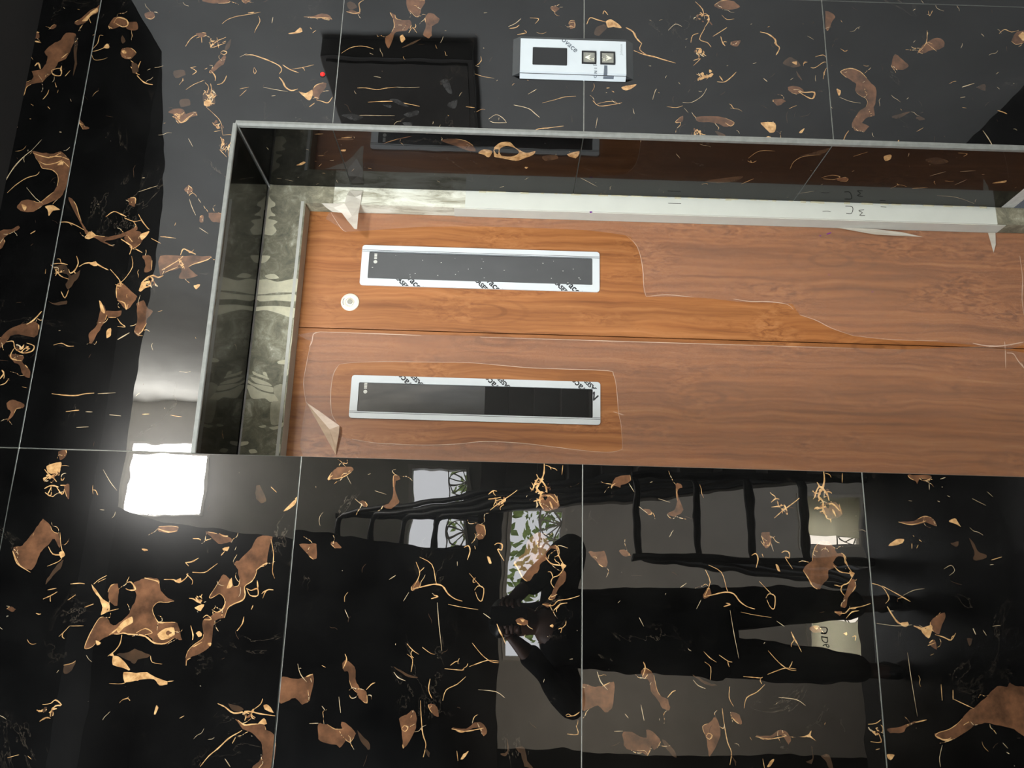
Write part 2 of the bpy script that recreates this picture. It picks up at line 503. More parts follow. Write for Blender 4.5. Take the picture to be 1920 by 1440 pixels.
def inlay(outline, polys, keep=None):
    """cut polygons into an outline; -> verts, triangles, material of each, boundary edges"""
    vs = [tuple(p) for p in outline]; faces = [list(range(len(vs)))]; mat = [0]
    x0, x1 = min(p[0] for p in outline), max(p[0] for p in outline); y0, y1 = min(p[1] for p in outline), max(p[1] for p in outline)
    for P, m in polys:
        if max(p[0] for p in P) < x0 or min(p[0] for p in P) > x1 or max(p[1] for p in P) < y0 or min(p[1] for p in P) > y1: continue
        P = ccw(P); b = len(vs)
        if len(P) < 3 or abs(sum(P[i][0] * P[i - 1][1] - P[i - 1][0] * P[i][1] for i in range(len(P)))) < 2e-8: continue
        vs += [tuple(p) for p in P]; faces.append(list(range(b, b + len(P)))); mat.append(m)
    r = delaunay_2d_cdt([Vector(v) for v in vs], [], faces, 1, 1e-6, True)
    V, F, FO = r[0], r[2], r[5]
    of, om = [], []
    rings = [[vs[i] for i in f] for f in faces]
    def inside(P, x, y):
        c = False
        for i in range(len(P)):
            (ax, ay), (bx, by) = P[i - 1], P[i]
            if (ay > y) != (by > y) and x < (bx - ax) * (y - ay) / (by - ay) + ax: c = not c
        return c
    for f, src in zip(F, FO):
        if not src: continue
        mx = sum(V[i][0] for i in f) / len(f); my = sum(V[i][1] for i in f) / len(f)
        src = [q for q in src if inside(rings[q], mx, my)]
        if not src: continue
        if keep is None:
            if 0 not in src: continue
        elif not keep(src, mat): continue
        top = max(src); of.append(list(f)); om.append(mat[top])
    return V, of, om

def slab(name, outline, polys, put, thick, mats, parent, normal):
    """a tile: inlaid face plus its cut sides, as one mesh"""
    outline = ccw(outline)
    V, F, Mi = inlay(outline, polys)
    verts = [put(v[0], v[1]) for v in V]
    e = {}
    for f in F:
        for i in range(len(f)): e[(f[i], f[(i + 1) % len(f)])] = 1
    bound = [k for k in e if (k[1], k[0]) not in e]
    ids = {}; n0 = len(verts)
    for a, b in bound:
        for k in (a, b):
            if k not in ids: ids[k] = len(verts); verts.append(Vector(verts[k]) + Vector(thick))
    faces = F + [[b, a, ids[a], ids[b]] for a, b in bound]
    mi = Mi + [len(mats) - 1] * len(bound)
    t = faces[0]; nn = (Vector(verts[t[1]]) - Vector(verts[t[0]])).cross(Vector(verts[t[2]]) - Vector(verts[t[0]]))
    if nn.dot(Vector(normal)) < 0: faces = [f[::-1] for f in faces]
    return mesh(name, verts, faces, mats, parent, mi)

TM = ['black', 'brown', 'dim', 'gold', 'white', 'smear', 'edge']
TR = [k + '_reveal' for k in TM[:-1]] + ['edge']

# traced stone figure: w = wall (x z mm), t = a printed face that two tiles share, j = jamb (y z mm)
VEINS = """
w B 0 790 2723 781 2700 766 2680 746 2658 727 2633 715 2616 700 2611 699 2628 711 2648 730 2673 750 2698 760 2718
w G 3.9 781 2704 769 2678
w G 5.5 718 2632 716 2614
w G 6.3 691 2620 688 2606
w B 0 662 2592 683 2578 697 2559 717 2549 716 2525 690 2525 665 2530 644 2537 634 2553 609 2561 593 2571 578 2582 572 2602 562 2617 537 2621 508 2624 488 2642 468 2663 487 2667 507 2654 532 2646 556 2646 571 2636 577 2615 592 2605 607 2612 612 2592 628 2582 648 2583
w K 0 586 2638 599 2624 592 2610 580 2610 572 2623 576 2636
w G 3.5 611 2566 617 2545 597 2542 599 2560 611 2566
w G 4.3 624 2544 609 2544
w G 5.9 621 2608 630 2601 613 2593
w G 3.1 645 2548 660 2535
w G 3.1 556 2646 561 2636 552 2628 546 2639
w G 3.9 545 2669 522 2658 503 2644 503 2628
w G 3.9 524 2659 521 2644
w G 4.3 584 2676 575 2658 578 2643
w G 2.4 589 2675 582 2663 566 2656
w D 0 711 2526 691 2515 660 2515 630 2508 596 2511 635 2514 670 2522
w G 2.4 595 2531 612 2521
w G 2.8 530 2573 544 2565 557 2563
w G 2.4 577 2552 564 2546
w G 2.8 511 2558 504 2551
w B 0 749 2533 762 2517 781 2503 795 2485 800 2480 779 2481 768 2496 750 2507 741 2523
w g 0 763 2509 778 2498 792 2485 782 2481 771 2495 755 2503 752 2516
w G 2 748 2493 764 2501
w G 2 726 2592 736 2583 739 2577
w B 0 728 2590 739 2583 739 2576 729 2579
w B 0 742 2449 765 2439 769 2418 754 2403 755 2381 734 2376 732 2399 743 2414 732 2439
w G 4.3 750 2437 766 2430 761 2408 746 2402 740 2414 750 2433
w G 3.9 740 2448 734 2438
w B 0 781 2365 787 2344 766 2341 769 2361
w B 0 826 2226 828 2162 820 2166 817 2200 821 2223
w B 0 829 2131 830 2109 819 2121
w G 2.4 667 2478 670 2466 680 2448 691 2439
w g 0 679 2452 691 2445 684 2438 677 2439
w G 2 674 2477 692 2467 713 2466 713 2457
w G 1.6 659 2477 644 2468 645 2451 651 2437
w B 0 674 2408 682 2396 678 2379 666 2370 650 2379 650 2396 659 2406
w g 0 672 2406 674 2397 665 2394 665 2402
w D 0 715 2410 700 2401 692 2407 707 2413
w G 4.7 644 2356 626 2360 611 2362 606 2353
w G 3.5 628 2378 616 2365
w G 4.3 604 2359 589 2344 582 2331 580 2318
w G 2.4 645 2380 638 2371
w D 0 640 2378 636 2364 616 2357 611 2369
w G 3.5 690 2253 711 2244 724 2229 725 2211
w G 3.5 724 2229 720 2219 702 2215
w B 0 727 2233 732 2212 723 2207 717 2219
w G 2.8 703 2198 708 2188 711 2175 720 2158
w G 2.8 703 2196 690 2188 696 2173 704 2157
w G 2.4 719 2180 688 2172
w G 2.4 704 2165 709 2157
w D 0 699 2156 715 2145 690 2146 679 2156
w G 3.1 676 2166 681 2160 677 2151 670 2157 675 2166
w G 5.5 644 2163 636 2172 625 2180
w B 0 658 2164 669 2153 649 2152 633 2166 618 2181 623 2186
w G 4.3 623 2182 608 2171 596 2170
w G 3.1 612 2144 599 2147 589 2154 586 2164
w G 2.4 569 2237 584 2220 597 2196
w G 2 627 2199 631 2193
w G 2 576 2108 582 2087
w G 2 556 2106 574 2092
w G 2.4 758 2172 771 2160 781 2139 788 2109 796 2081
w G 4.7 792 2112 795 2097
w G 2.4 784 2085 769 2080 748 2087 735 2090
w W 2 783 2049 765 2050
w G 3.1 631 2234 621 2218 611 2227
w G 2 634 2220 631 2232
w W 2 605 2267 617 2258 620 2246
w D 0 619 2274 623 2250 610 2244 600 2265
w D 0 563 2194 574 2172 535 2163 524 2183 543 2193
w G 2.8 590 2193 578 2183 558 2185 544 2176 534 2188 524 2180
w G 2.8 588 2180 569 2175 554 2180
w G 3.1 544 2189 537 2174 529 2171
w G 2 524 2183 506 2163 492 2149 478 2141 459 2137 449 2134
w G 2.8 482 2163 472 2153 470 2142
w G 2 458 2156 461 2141
w g 0 539 2189 544 2174 527 2174 527 2187
w B 0 506 2271 517 2254 515 2236 503 2229 511 2206 500 2201 492 2221 479 2232 483 2245 502 2260
w G 4.3 495 2259 488 2246 479 2236 494 2221 504 2210
w D 0 541 2248 545 2228 528 2221 522 2242
w G 2 449 2134 450 2113 431 2112
w G 3.9 444 2139 430 2133 411 2135
w G 2 436 2113 412 2117 393 2114
w G 2 411 2138 391 2118
w G 4.3 671 2105 672 2088 665 2066 656 2043 644 2020 632 2013 621 2018
w G 3.5 647 2012 635 1994 626 1971
w G 2 635 1989 641 1964 650 1936
w W 1.6 665 2118 676 2101
w G 5.1 612 2017 600 2007 585 1999 576 1984 581 1969
w B 0 578 1934 593 1925 601 1904 589 1901 568 1914 554 1917 563 1931
w g 0 574 1966 570 1949 580 1935 568 1932 550 1938 560 1952
w G 3.5 553 1922 549 1908 546 1893 562 1884
w G 3.5 533 1937 544 1925
w W 1.6 583 2053 577 2022 573 1992
w B 0 786 1973 789 1951 798 1930 794 1912 781 1902 785 1924 783 1950
w G 1.6 786 1973 786 1942 786 1911 781 1902
w g 0 736 2008 742 1991 755 1979 743 1973 736 1990
w G 2.4 756 1955 751 1951
w G 2.4 740 1948 748 1940
w G 1.6 637 2080 627 2074 619 2077 629 2081 637 2080
w W 3.5 285 2629 320 2619 348 2608 374 2592 393 2575
w W 1.6 393 2575 422 2557
w B 0 391 2574 387 2549 386 2524 393 2508 378 2489 362 2480 324 2478 297 2480 274 2488 260 2510 250 2529 236 2543 235 2567 244 2583 262 2576 265 2556 259 2535 273 2521 287 2507 310 2500 333 2506 346 2525 348 2542 366 2555
w G 3.9 386 2571 378 2547 376 2526 389 2507
w G 3.5 378 2531 379 2506 371 2484
w G 3.5 366 2555 357 2535 363 2511 368 2500 352 2481
w g 0 356 2510 368 2500 359 2496
w G 2.8 281 2612 302 2596 321 2574 329 2553 338 2548
w W 2 296 2570 270 2545 257 2526
w g 0 250 2519 253 2501 242 2483 240 2499 226 2507 239 2511
w g 0 253 2574 249 2562 237 2564
w B 0 184 2611 190 2587 201 2571 190 2569 181 2586 167 2599 158 2594 141 2602
w G 3.1 180 2541 188 2531
w B 0 475 2480 475 2471 461 2461 457 2450 454 2464
w G 2.8 211 2480 212 2462 204 2440 193 2420
w G 2 212 2460 204 2450
w B 0 270 2469 270 2459 253 2448 226 2436 200 2419 187 2409 179 2383 180 2351 189 2332 199 2314 208 2303 199 2301 186 2312 181 2327 173 2350 168 2370 154 2347 162 2369 174 2395 178 2412 195 2422
w g 0 175 2417 191 2406 181 2392 171 2406
w G 3.9 228 2377 242 2361 236 2343 230 2330
w G 3.5 237 2303 220 2292 204 2278 200 2273
w G 2.4 227 2334 219 2312 222 2296
w B 0 178 2327 195 2305 191 2288 178 2282 160 2292 150 2306 163 2316
w g 0 186 2292 196 2273 187 2275 173 2286
w G 4.3 174 2334 163 2316 155 2307 137 2309
w G 3.1 181 2319 168 2307 172 2310
w G 3.5 151 2298 142 2281
w B 0 245 2144 248 2128 242 2109 224 2109 224 2130 232 2139
w B 0 275 2333 278 2317 257 2314 261 2327
w B 0 304 2207 314 2198 302 2186 293 2196
w W 2 280 2192 259 2183 239 2172
w W 1.6 294 2311 304 2288 311 2270
w W 2 208 2160 194 2138
w W 1.6 437 2214 416 2201
w G 2.4 183 2246 182 2230 180 2210
w G 2 178 2266 166 2242
w W 2 282 2172 271 2164
w G 5.1 139 2194 154 2190 150 2178 142 2160
w B 0 238 2162 238 2154 222 2154 224 2162
w W 3.5 444 2519 443 2514
w W 3.1 330 2308 331 2302
w X 13.4 554 2178
w X 10.2 477 2149
w X 7.9 703 2180
w X 10.2 421 2126
w X 8.7 498 2243
w X 7.9 585 2660
w G 3.1 108 2476 110 2459 107 2444
w G 4.7 129 2428 112 2421 94 2426 87 2435 96 2440
w D 0 101 2475 106 2448 81 2432 95 2414 77 2416 60 2425 47 2434 59 2440 81 2438 89 2457
w G 5.1 103 2418 112 2405 113 2385 105 2368 97 2351
w g 0 112 2397 117 2382 105 2378
w G 3.5 42 2448 27 2437 47 2432
w G 3.1 101 2475 80 2456 72 2435
w D 0 18 2473 14 2461 17 2445 21 2432 11 2432 10 2456
w B 0 15 2352 -5 2339 -22 2339 -39 2346 -60 2354 -77 2360 -73 2366 -54 2371 -39 2358 -18 2355
w g 0 24 2361 15 2352 -6 2343 -2 2352
w B 0 -1 2340 0 2308 -13 2310 -16 2334
w B 0 61 2327 66 2314 39 2282 33 2278 15 2287 4 2297 17 2311 31 2323
w G 3.9 63 2330 59 2317 72 2323
w G 3.9 25 2320 19 2303 4 2297 17 2295
w B 0 134 2280 134 2260 100 2255 95 2270 117 2270
w B 0 135 2240 137 2196 138 2156 139 2124 130 2131 120 2154 111 2172 94 2154 90 2150 83 2169 82 2189 106 2188 102 2203 97 2219 88 2234
w G 5.9 52 2274 69 2271 82 2261 87 2249 83 2237 88 2226
w g 0 50 2276 69 2271 74 2256 63 2250 56 2263 48 2270
w G 4.3 101 2231 114 2213 128 2195 137 2188
w G 3.5 96 2223 110 2196
w g 0 66 2155 69 2141 57 2148
w G 2.8 99 2347 80 2328 63 2314
w G 2.4 133 2304 107 2298 76 2312 63 2326
w B 0 18 2276 27 2261 10 2251 2 2238 -15 2247 -32 2249 -53 2258 -57 2263 -45 2272 -28 2269 -7 2270
w g 0 -47 2333 -40 2324 -57 2322 -64 2330
w G 2.8 -17 2314 -29 2304 -37 2293 -36 2311
w W 3.9 -67 2306 -50 2282
w G 2.8 -84 2444 -79 2427 -85 2413 -85 2399
w G 3.5 -194 2429 -196 2410 -197 2379 -192 2357 -190 2338
w W 2 -191 2330 -188 2292
w G 3.1 -233 2392 -230 2374 -229 2364
w W 2 -232 2350 -232 2335
w W 1.6 -267 2364 -265 2338
w W 2.4 -237 2298 -239 2273
w G 2.4 -234 2167 -236 2155 -237 2142
w G 2.4 -234 2228 -233 2213
w B 0 -71 2563 -49 2544 -38 2522 -31 2496 -37 2485 -56 2482 -68 2490 -63 2514 -66 2541 -87 2552 -95 2559
w G 4.7 -38 2511 -27 2497 -6 2483
w G 4.3 -80 2548 -78 2533 -94 2526 -104 2507 -99 2488 -87 2486 -81 2503
w B 0 -109 2537 -110 2506 -126 2505 -134 2494 -146 2484 -160 2483 -154 2498 -134 2509 -123 2526
w G 3.9 -94 2528 -109 2533 -119 2527 -122 2507
w G 5.1 -164 2546 -152 2540 -144 2546
w G 3.5 -178 2543 -174 2533 -163 2527
w B 0 -219 2522 -211 2514 -212 2499 -220 2484 -228 2485 -230 2499 -246 2504 -258 2513 -238 2509 -227 2519
w B 0 -320 2393 -316 2378 -328 2375 -339 2386
w B 0 -392 2368 -390 2359 -421 2354 -410 2363
w g 0 -352 2412 -345 2396 -343 2383 -358 2383 -370 2392 -365 2408
w G 4.3 -359 2416 -374 2399 -366 2385 -351 2384
w G 3.9 -378 2415 -374 2399 -385 2386
w G 4.3 -400 2409 -393 2396 -396 2380
w G 3.5 -412 2400 -396 2395
w G 3.5 -396 2384 -411 2370 -399 2367
w G 3.5 -392 2377 -392 2365
w G 3.5 -408 2406 -415 2394 -406 2393
w g 0 -433 1905 -416 1890 -406 1879 -419 1882 -431 1896
w G 3.1 -408 1883 -402 1878
w D 0 -384 1968 -380 1960 -410 1942 -418 1953 -403 1967
w G 2.4 -383 1936 -394 1923
w B 0 -353 1813 -338 1799 -335 1776 -341 1765 -358 1786 -363 1814
w G 3.5 -365 1814 -355 1811 -347 1800
w W 1.6 -356 2293 -382 2274 -400 2257
w X 15.7 -378 2394
w X 11.8 70 2255
w X 10.2 93 2462
w X 10.2 119 2190
w X 11.8 -94 2512
w B 0 -463 2400 -478 2383 -488 2376 -492 2364 -513 2355 -521 2357 -503 2370 -514 2379 -521 2385 -532 2394 -550 2398 -567 2406 -565 2417 -558 2433 -530 2451 -521 2447 -519 2433 -508 2427 -490 2416 -475 2407
w G 3.5 -530 2451 -548 2442 -558 2433 -572 2407
w G 3.1 -519 2380 -534 2368 -535 2351 -533 2344
w G 2.4 -490 2361 -517 2354 -535 2346
w g 0 -531 2356 -528 2347 -536 2343 -542 2350
w G 2 -559 2375 -549 2354 -542 2348
w D 0 -545 2344 -563 2348 -578 2360 -596 2372 -585 2370 -567 2362 -553 2354
w B 0 -473 2159 -470 2121 -480 2120 -485 2137 -483 2158
w G 3.9 -477 2160 -483 2138 -480 2120
w B 0 -480 2061 -483 2038 -489 2012 -498 2003 -502 2014 -504 2032 -494 2044
w G 3.9 -483 2033 -488 2023 -488 2014
w g 0 -513 2022 -509 2009 -518 2012 -517 2020
w G 2.4 -528 2024 -519 2017
w G 3.1 -495 2086 -495 2074 -498 2069
w G 2.8 -499 2062 -494 2048
w G 3.5 -544 2095 -542 2082 -534 2069
w G 3.1 -544 2095 -551 2087
w g 0 -518 2188 -520 2175 -523 2182
w g 0 -592 2280 -604 2268 -621 2252 -628 2239 -642 2235 -652 2250 -638 2250 -621 2258 -608 2271
w G 2.4 -592 2275 -583 2266 -574 2251
w G 2 -588 2267 -580 2252
w G 2.4 -645 2238 -639 2217
w B 0 -603 2244 -591 2236 -590 2226 -606 2222 -631 2220 -634 2225 -624 2238
w G 2 -607 2244 -594 2240 -591 2234
w B 0 -586 2193 -580 2179 -576 2162 -581 2144 -594 2141 -611 2128 -621 2108 -623 2115 -625 2140 -636 2150 -650 2144 -662 2135 -665 2124 -662 2099 -672 2091 -696 2084 -693 2099 -704 2112 -705 2136 -691 2146 -688 2167 -689 2185 -686 2200 -689 2214 -690 2228 -700 2244 -711 2256 -717 2273 -691 2267 -659 2254 -656 2240 -672 2223 -662 2207 -648 2195 -633 2190 -612 2185 -598 2194
w g 0 -679 2215 -662 2203 -654 2188 -665 2185 -675 2201 -686 2209
w G 4.7 -690 2228 -679 2215 -667 2206
w G 4.3 -687 2200 -688 2178 -691 2156 -703 2137 -704 2115 -693 2099
w g 0 -687 2132 -675 2119 -673 2102 -686 2098 -694 2110 -697 2123
w B 0 -684 2116 -679 2110 -683 2104 -689 2110
w G 3.1 -685 2175 -676 2158 -684 2143 -688 2157
w g 0 -701 2253 -706 2242 -711 2249
w G 2.8 -689 2203 -706 2204 -720 2212 -731 2225
w g 0 -724 2216 -729 2222 -730 2213
w G 3.5 -577 2174 -583 2146 -588 2144
w G 3.5 -579 2134 -579 2114 -584 2102 -574 2089 -565 2087
w g 0 -582 2112 -575 2100 -584 2099
w G 3.1 -563 2078 -563 2054 -554 2041 -544 2029
w G 2.4 -567 2090 -579 2076 -588 2076
w G 3.9 -588 2210 -586 2200 -600 2189 -602 2201 -599 2209
w G 3.5 -615 2078 -616 2069 -621 2062
w g 0 -632 2064 -626 2046 -639 2052 -637 2060
w B 0 -488 1953 -487 1923 -516 1928 -542 1929 -553 1946 -571 1951 -589 1968 -610 1965 -625 1985 -632 1999 -650 2002 -657 2021 -684 2022 -705 2023 -719 2039 -733 2065 -744 2068 -723 2070 -706 2058 -695 2045 -685 2039 -668 2045 -654 2043 -650 2029 -643 2023 -636 2009 -618 2004 -604 2017 -612 2030 -612 2037 -598 2032 -576 2020 -565 2014 -576 1998 -590 1989 -582 1979 -557 1986 -543 1994 -532 1981 -510 1962
w g 0 -592 2005 -572 1997 -588 1994 -593 2000
w G 3.9 -592 1965 -596 1954 -592 1942 -606 1940 -606 1955 -594 1963
w G 3.9 -576 1944 -592 1941
w G 3.5 -556 1949 -545 1936 -540 1927
w G 2.4 -491 1925 -523 1916 -556 1915 -571 1909
w G 3.1 -636 2029 -641 2018 -632 2006 -618 2004
w G 3.1 -652 2045 -647 2038 -655 2028 -656 2043
w G 3.5 -676 1974 -662 1965 -648 1963
w G 2.4 -634 1950 -625 1947
w G 3.1 -611 1929 -595 1923 -594 1909
w G 3.9 -668 2068 -686 2061 -696 2061
w g 0 -682 2056 -678 2049 -685 2043 -690 2049
w G 3.5 -709 2058 -699 2041
w g 0 -702 2030 -700 2023 -707 2024
w G 2.4 -745 2067 -735 2067 -730 2060
w D 0 -727 2208 -723 2187 -716 2174 -720 2159 -728 2140 -736 2164 -744 2170 -736 2185
w g 0 -730 2214 -733 2200 -746 2184 -756 2177 -753 2190 -747 2212
w G 3.1 -727 2215 -744 2211
w G 2 -728 2140 -740 2135 -743 2115
w g 0 -760 2189 -761 2164 -759 2143 -768 2124 -775 2102 -781 2100 -783 2115 -772 2127 -773 2152 -776 2162 -778 2184
w G 1.6 -782 2214 -782 2189 -777 2179
w G 2 -776 2102 -774 2088
w D 0 -753 2308 -741 2287 -759 2291 -766 2304
w G 2.4 -750 2309 -746 2293 -741 2287
w G 2 -696 2328 -685 2318 -675 2310
w G 1.6 -675 2310 -674 2282
w G 2.8 -624 2372 -617 2358 -609 2346
w G 2.4 -606 2366 -602 2349
w G 2.4 -625 2322 -614 2308
w G 2.4 -638 2286 -631 2269
w G 2.4 -593 2322 -591 2304 -592 2293
w g 0 -652 2382 -653 2371 -655 2376
w B 0 -645 2442 -640 2432 -645 2423 -651 2429
w G 3.5 -824 2338 -822 2323 -815 2314 -824 2301 -826 2312 -836 2319 -846 2319
w G 4.3 -855 2338 -848 2327 -849 2318
w g 0 -835 2118 -820 2116 -825 2111 -837 2115
w G 2 -843 2067 -838 2059
w D 0 -813 1975 -821 1946 -827 1948 -828 1962
w G 4.3 -814 1996 -820 1981 -831 1962 -827 1935 -831 1910 -834 1881
w g 0 -816 1906 -814 1897 -829 1884 -824 1900
w G 3.1 -823 1924 -813 1912 -803 1909
w B 0 -841 1958 -852 1939 -850 1918 -852 1900 -860 1896 -871 1878 -929 1879 -930 1917 -917 1904 -898 1899 -882 1904 -866 1923 -860 1942 -850 1951
w g 0 -849 1913 -839 1902 -849 1896
w G 3.5 -929 2016 -910 2002 -896 1986 -877 1967 -866 1949 -862 1943
w G 2.8 -886 1959 -875 1954
w W 2.4 -914 1970 -928 1958
w G 1.6 -922 2388 -916 2367
w X 9.4 -833 2324
w X 10.2 -827 1935
w X 9.4 -619 2054
t B 0 -762 1878 -764 1857 -763 1836 -754 1815 -771 1812 -804 1818 -812 1831 -800 1846 -807 1863 -809 1877
t W 2.4 -736 1847 -755 1840 -770 1826
t B 0 -847 1796 -848 1779 -857 1754 -857 1736 -888 1748 -885 1758 -879 1790 -866 1795
t W 2 -847 1814 -846 1796
t W 2 -796 1760 -826 1754
t W 2 -814 1792 -822 1785
t B 0 -500 1865 -500 1845 -499 1830 -528 1826 -528 1839 -514 1853
t B 0 -452 1502 -449 1485 -468 1481 -479 1486 -481 1495 -468 1499
t G 3.5 -498 1524 -494 1515 -505 1511 -523 1516
t g 0 -515 1475 -517 1470 -529 1466 -528 1471
t G 3.9 -491 1461 -487 1454 -490 1445 -501 1446 -500 1454 -523 1440
t G 2 -494 1502 -501 1500
t B 0 -517 1414 -506 1398 -484 1393 -465 1378 -464 1362 -479 1348 -488 1346 -489 1332 -500 1326 -511 1330 -517 1350 -526 1364 -541 1368 -552 1380 -563 1386 -556 1401 -542 1408 -528 1418
t K 0 -508 1354 -495 1343 -498 1330 -515 1330 -517 1344
t G 3.5 -526 1418 -542 1408 -556 1401 -563 1391
t G 3.5 -514 1354 -526 1342 -529 1324 -530 1315
t G 2.8 -489 1332 -511 1326 -529 1315
t g 0 -525 1322 -529 1311 -538 1318
t G 3.1 -536 1316 -549 1326 -554 1338 -565 1342 -576 1334
t G 2.4 -547 1327 -554 1316
t B 0 -543 1320 -543 1311 -561 1312 -579 1329 -597 1334 -597 1345 -580 1338
t G 2 -550 1511 -566 1496 -578 1484
t G 2.8 -584 1499 -575 1492 -580 1480 -604 1483 -601 1491 -587 1497
t B 0 -580 1628 -565 1616 -580 1612 -589 1626
t G 3.9 -584 1626 -580 1608 -574 1583 -577 1565 -592 1553 -602 1538 -606 1523
t G 2.4 -530 1622 -555 1613 -584 1626
t G 2.4 -520 1615 -534 1589 -564 1580 -575 1577
t G 3.9 -596 1582 -598 1573 -603 1587
t G 1.6 -613 1552 -618 1523 -622 1490
t G 4.3 -649 1451 -663 1445 -673 1439
t G 2 -673 1439 -688 1432
t W 2 -629 1479 -639 1464
t B 0 -641 1413 -636 1399 -642 1388 -649 1390 -649 1406
t g 0 -639 1404 -639 1395 -644 1399
t g 0 -650 1344 -647 1337 -653 1337
t G 2.8 -656 1326 -654 1319 -663 1321
t B 0 -607 1359 -606 1343 -615 1348
t G 2.8 -608 1359 -610 1338 -600 1327 -596 1305 -589 1283
t G 2.8 -620 1336 -607 1323 -604 1308
t G 2.4 -687 1500 -709 1480 -722 1461 -724 1445
t G 2.4 -733 1504 -726 1486 -720 1467 -721 1445
t G 2.4 -738 1553 -739 1536 -740 1518 -738 1514
t G 2.4 -692 1631 -704 1619 -712 1606
t G 2.4 -698 1600 -709 1583 -711 1574
t G 2 -712 1630 -722 1618 -746 1620
t G 2.4 -752 1510 -767 1527 -778 1548 -798 1554
t D 0 -737 1655 -742 1644 -750 1627 -756 1606 -758 1616 -750 1638
t W 2.4 -747 1654 -757 1645 -763 1630
t B 0 -732 1758 -726 1750 -739 1733 -762 1729 -779 1721 -785 1706 -805 1703 -802 1716 -786 1726 -772 1739 -749 1745 -746 1755
t G 3.1 -715 1754 -726 1750 -743 1756
t G 2.8 -782 1707 -771 1697 -768 1690
t B 0 -805 1582 -810 1564 -828 1560 -825 1570 -815 1580
t G 2.4 -758 1581 -779 1583 -795 1575
t G 3.1 -799 1598 -829 1595 -861 1590 -880 1583 -903 1587
t B 0 -833 1638 -826 1623 -816 1611 -842 1603 -865 1610 -888 1626 -875 1629 -856 1632
t G 3.1 -852 1632 -846 1627 -850 1620 -857 1625 -853 1632
t B 0 -848 1532 -848 1506 -838 1489 -837 1475 -852 1464 -862 1471 -846 1482 -851 1499 -856 1513 -853 1524
t G 2.8 -850 1534 -854 1509 -851 1489 -847 1471
t g 0 -848 1450 -846 1433 -836 1422 -846 1424 -857 1411 -849 1426 -849 1436
t B 0 -842 1751 -847 1737 -864 1722 -879 1734 -865 1746
t D 0 -864 1425 -883 1421 -898 1426 -893 1437 -888 1424
t D 0 -883 1407 -879 1390 -905 1384 -917 1372 -915 1389 -892 1397
t G 2.8 -822 1308 -820 1293 -813 1282
t G 2.8 -854 1306 -854 1285 -838 1289
t g 0 -905 1514 -895 1508 -890 1499 -903 1507
t G 1.6 -890 1522 -908 1519
t D 0 -858 1719 -877 1696 -893 1692 -883 1706
t W 2 -776 1484 -779 1449 -790 1431
t W 1.6 -629 1761 -646 1752
t W 1.6 -609 1643 -591 1633
t D 0 -884 1585 -896 1574 -903 1577
t W 1.6 -610 1574 -656 1568 -704 1560
t X 16.6 -367 1366
t X 16.6 -398 1356
t X 10.9 -400 1451
t B 0 -386 1366 -382 1338 -406 1326 -416 1344 -416 1362
t G 6.4 -317 1360 -336 1360 -355 1366 -370 1375 -382 1366 -401 1368 -413 1360
t G 6.4 -374 1384 -349 1372 -364 1357 -379 1353
t G 5.8 -398 1381 -392 1362 -385 1347 -400 1332
t G 5.1 -397 1347 -412 1341
t G 3.8 -340 1376 -350 1371
t G 1.9 -319 1320 -340 1322
t G 2.6 -320 1357 -323 1348 -329 1345
t G 2.6 -385 1332 -406 1329
t G 2.2 -358 1386 -368 1381 -377 1387
t K 0 -361 1369 -359 1363 -372 1364 -370 1370
t K 0 -388 1361 -387 1352 -396 1356
t G 3.5 -386 1477 -378 1467 -379 1459
t G 3.5 -396 1477 -394 1462 -391 1450
t G 3.2 -419 1472 -406 1457 -397 1445 -384 1427 -375 1416
t G 2.6 -402 1454 -409 1454
t B 0 -454 1499 -450 1492 -456 1482 -474 1485 -477 1491 -465 1497
t G 1.6 -468 1503 -478 1497
t B 0 -364 1818 -342 1806 -336 1776 -351 1777 -358 1795 -364 1798 -360 1810
t G 2.9 -366 1816 -360 1815 -355 1808
t W 1.6 -354 1779 -372 1768
t B 0 -353 1679 -353 1668 -360 1666 -364 1674 -382 1674 -406 1664 -416 1672 -422 1684 -416 1698 -407 1682 -388 1678
t B 0 -496 1802 -494 1790 -505 1777 -506 1792
t B 0 -408 1749 -408 1736 -417 1730 -419 1739
t W 1.9 -403 1758 -413 1745 -417 1739
t W 1.3 -385 1717 -392 1692
t W 1.3 -351 1734 -349 1728
t W 2.6 -567 1675 -558 1662
t B 0 -479 1373 -476 1367 -484 1370
w X 9.4 -837 689
w B 0 -420 609 -417 576 -407 552 -412 534 -427 528 -420 550 -426 581
w G 2.4 -420 609 -425 581 -416 550
w g 0 -415 502 -409 488 -418 482 -427 477 -420 490
w g 0 -470 636 -457 618 -455 601 -464 605 -470 623
w G 2.4 -447 581 -450 579
w G 2.4 -456 569 -460 564
w G 2.4 -464 585 -475 586
w G 2.4 -474 576 -467 572
w D 0 -449 463 -462 453 -476 447 -485 430 -494 438 -495 459 -477 455
w D 0 -461 502 -457 486 -468 490 -467 497
w G 2.4 -494 421 -487 398
w W 1.6 -515 523 -507 507 -518 501 -528 513
w G 3.1 -548 678 -554 657 -568 647 -579 644 -588 652
w G 3.1 -553 656 -565 632 -575 614 -583 600
w W 1.6 -571 614 -560 591 -556 568
w G 5.1 -594 649 -611 640 -625 630 -630 616
w g 0 -626 625 -624 610 -631 609 -633 620
w B 0 -623 562 -612 552 -603 531 -615 532 -633 543 -647 548 -637 562
w G 6.7 -631 598 -638 580 -648 567
w g 0 -638 584 -628 561 -644 563 -655 571
w G 3.5 -647 556 -652 538 -657 524 -643 513
w B 0 -665 570 -658 557 -677 555
w G 2.8 -669 573 -663 557
w W 1.6 -628 674 -632 634 -629 601
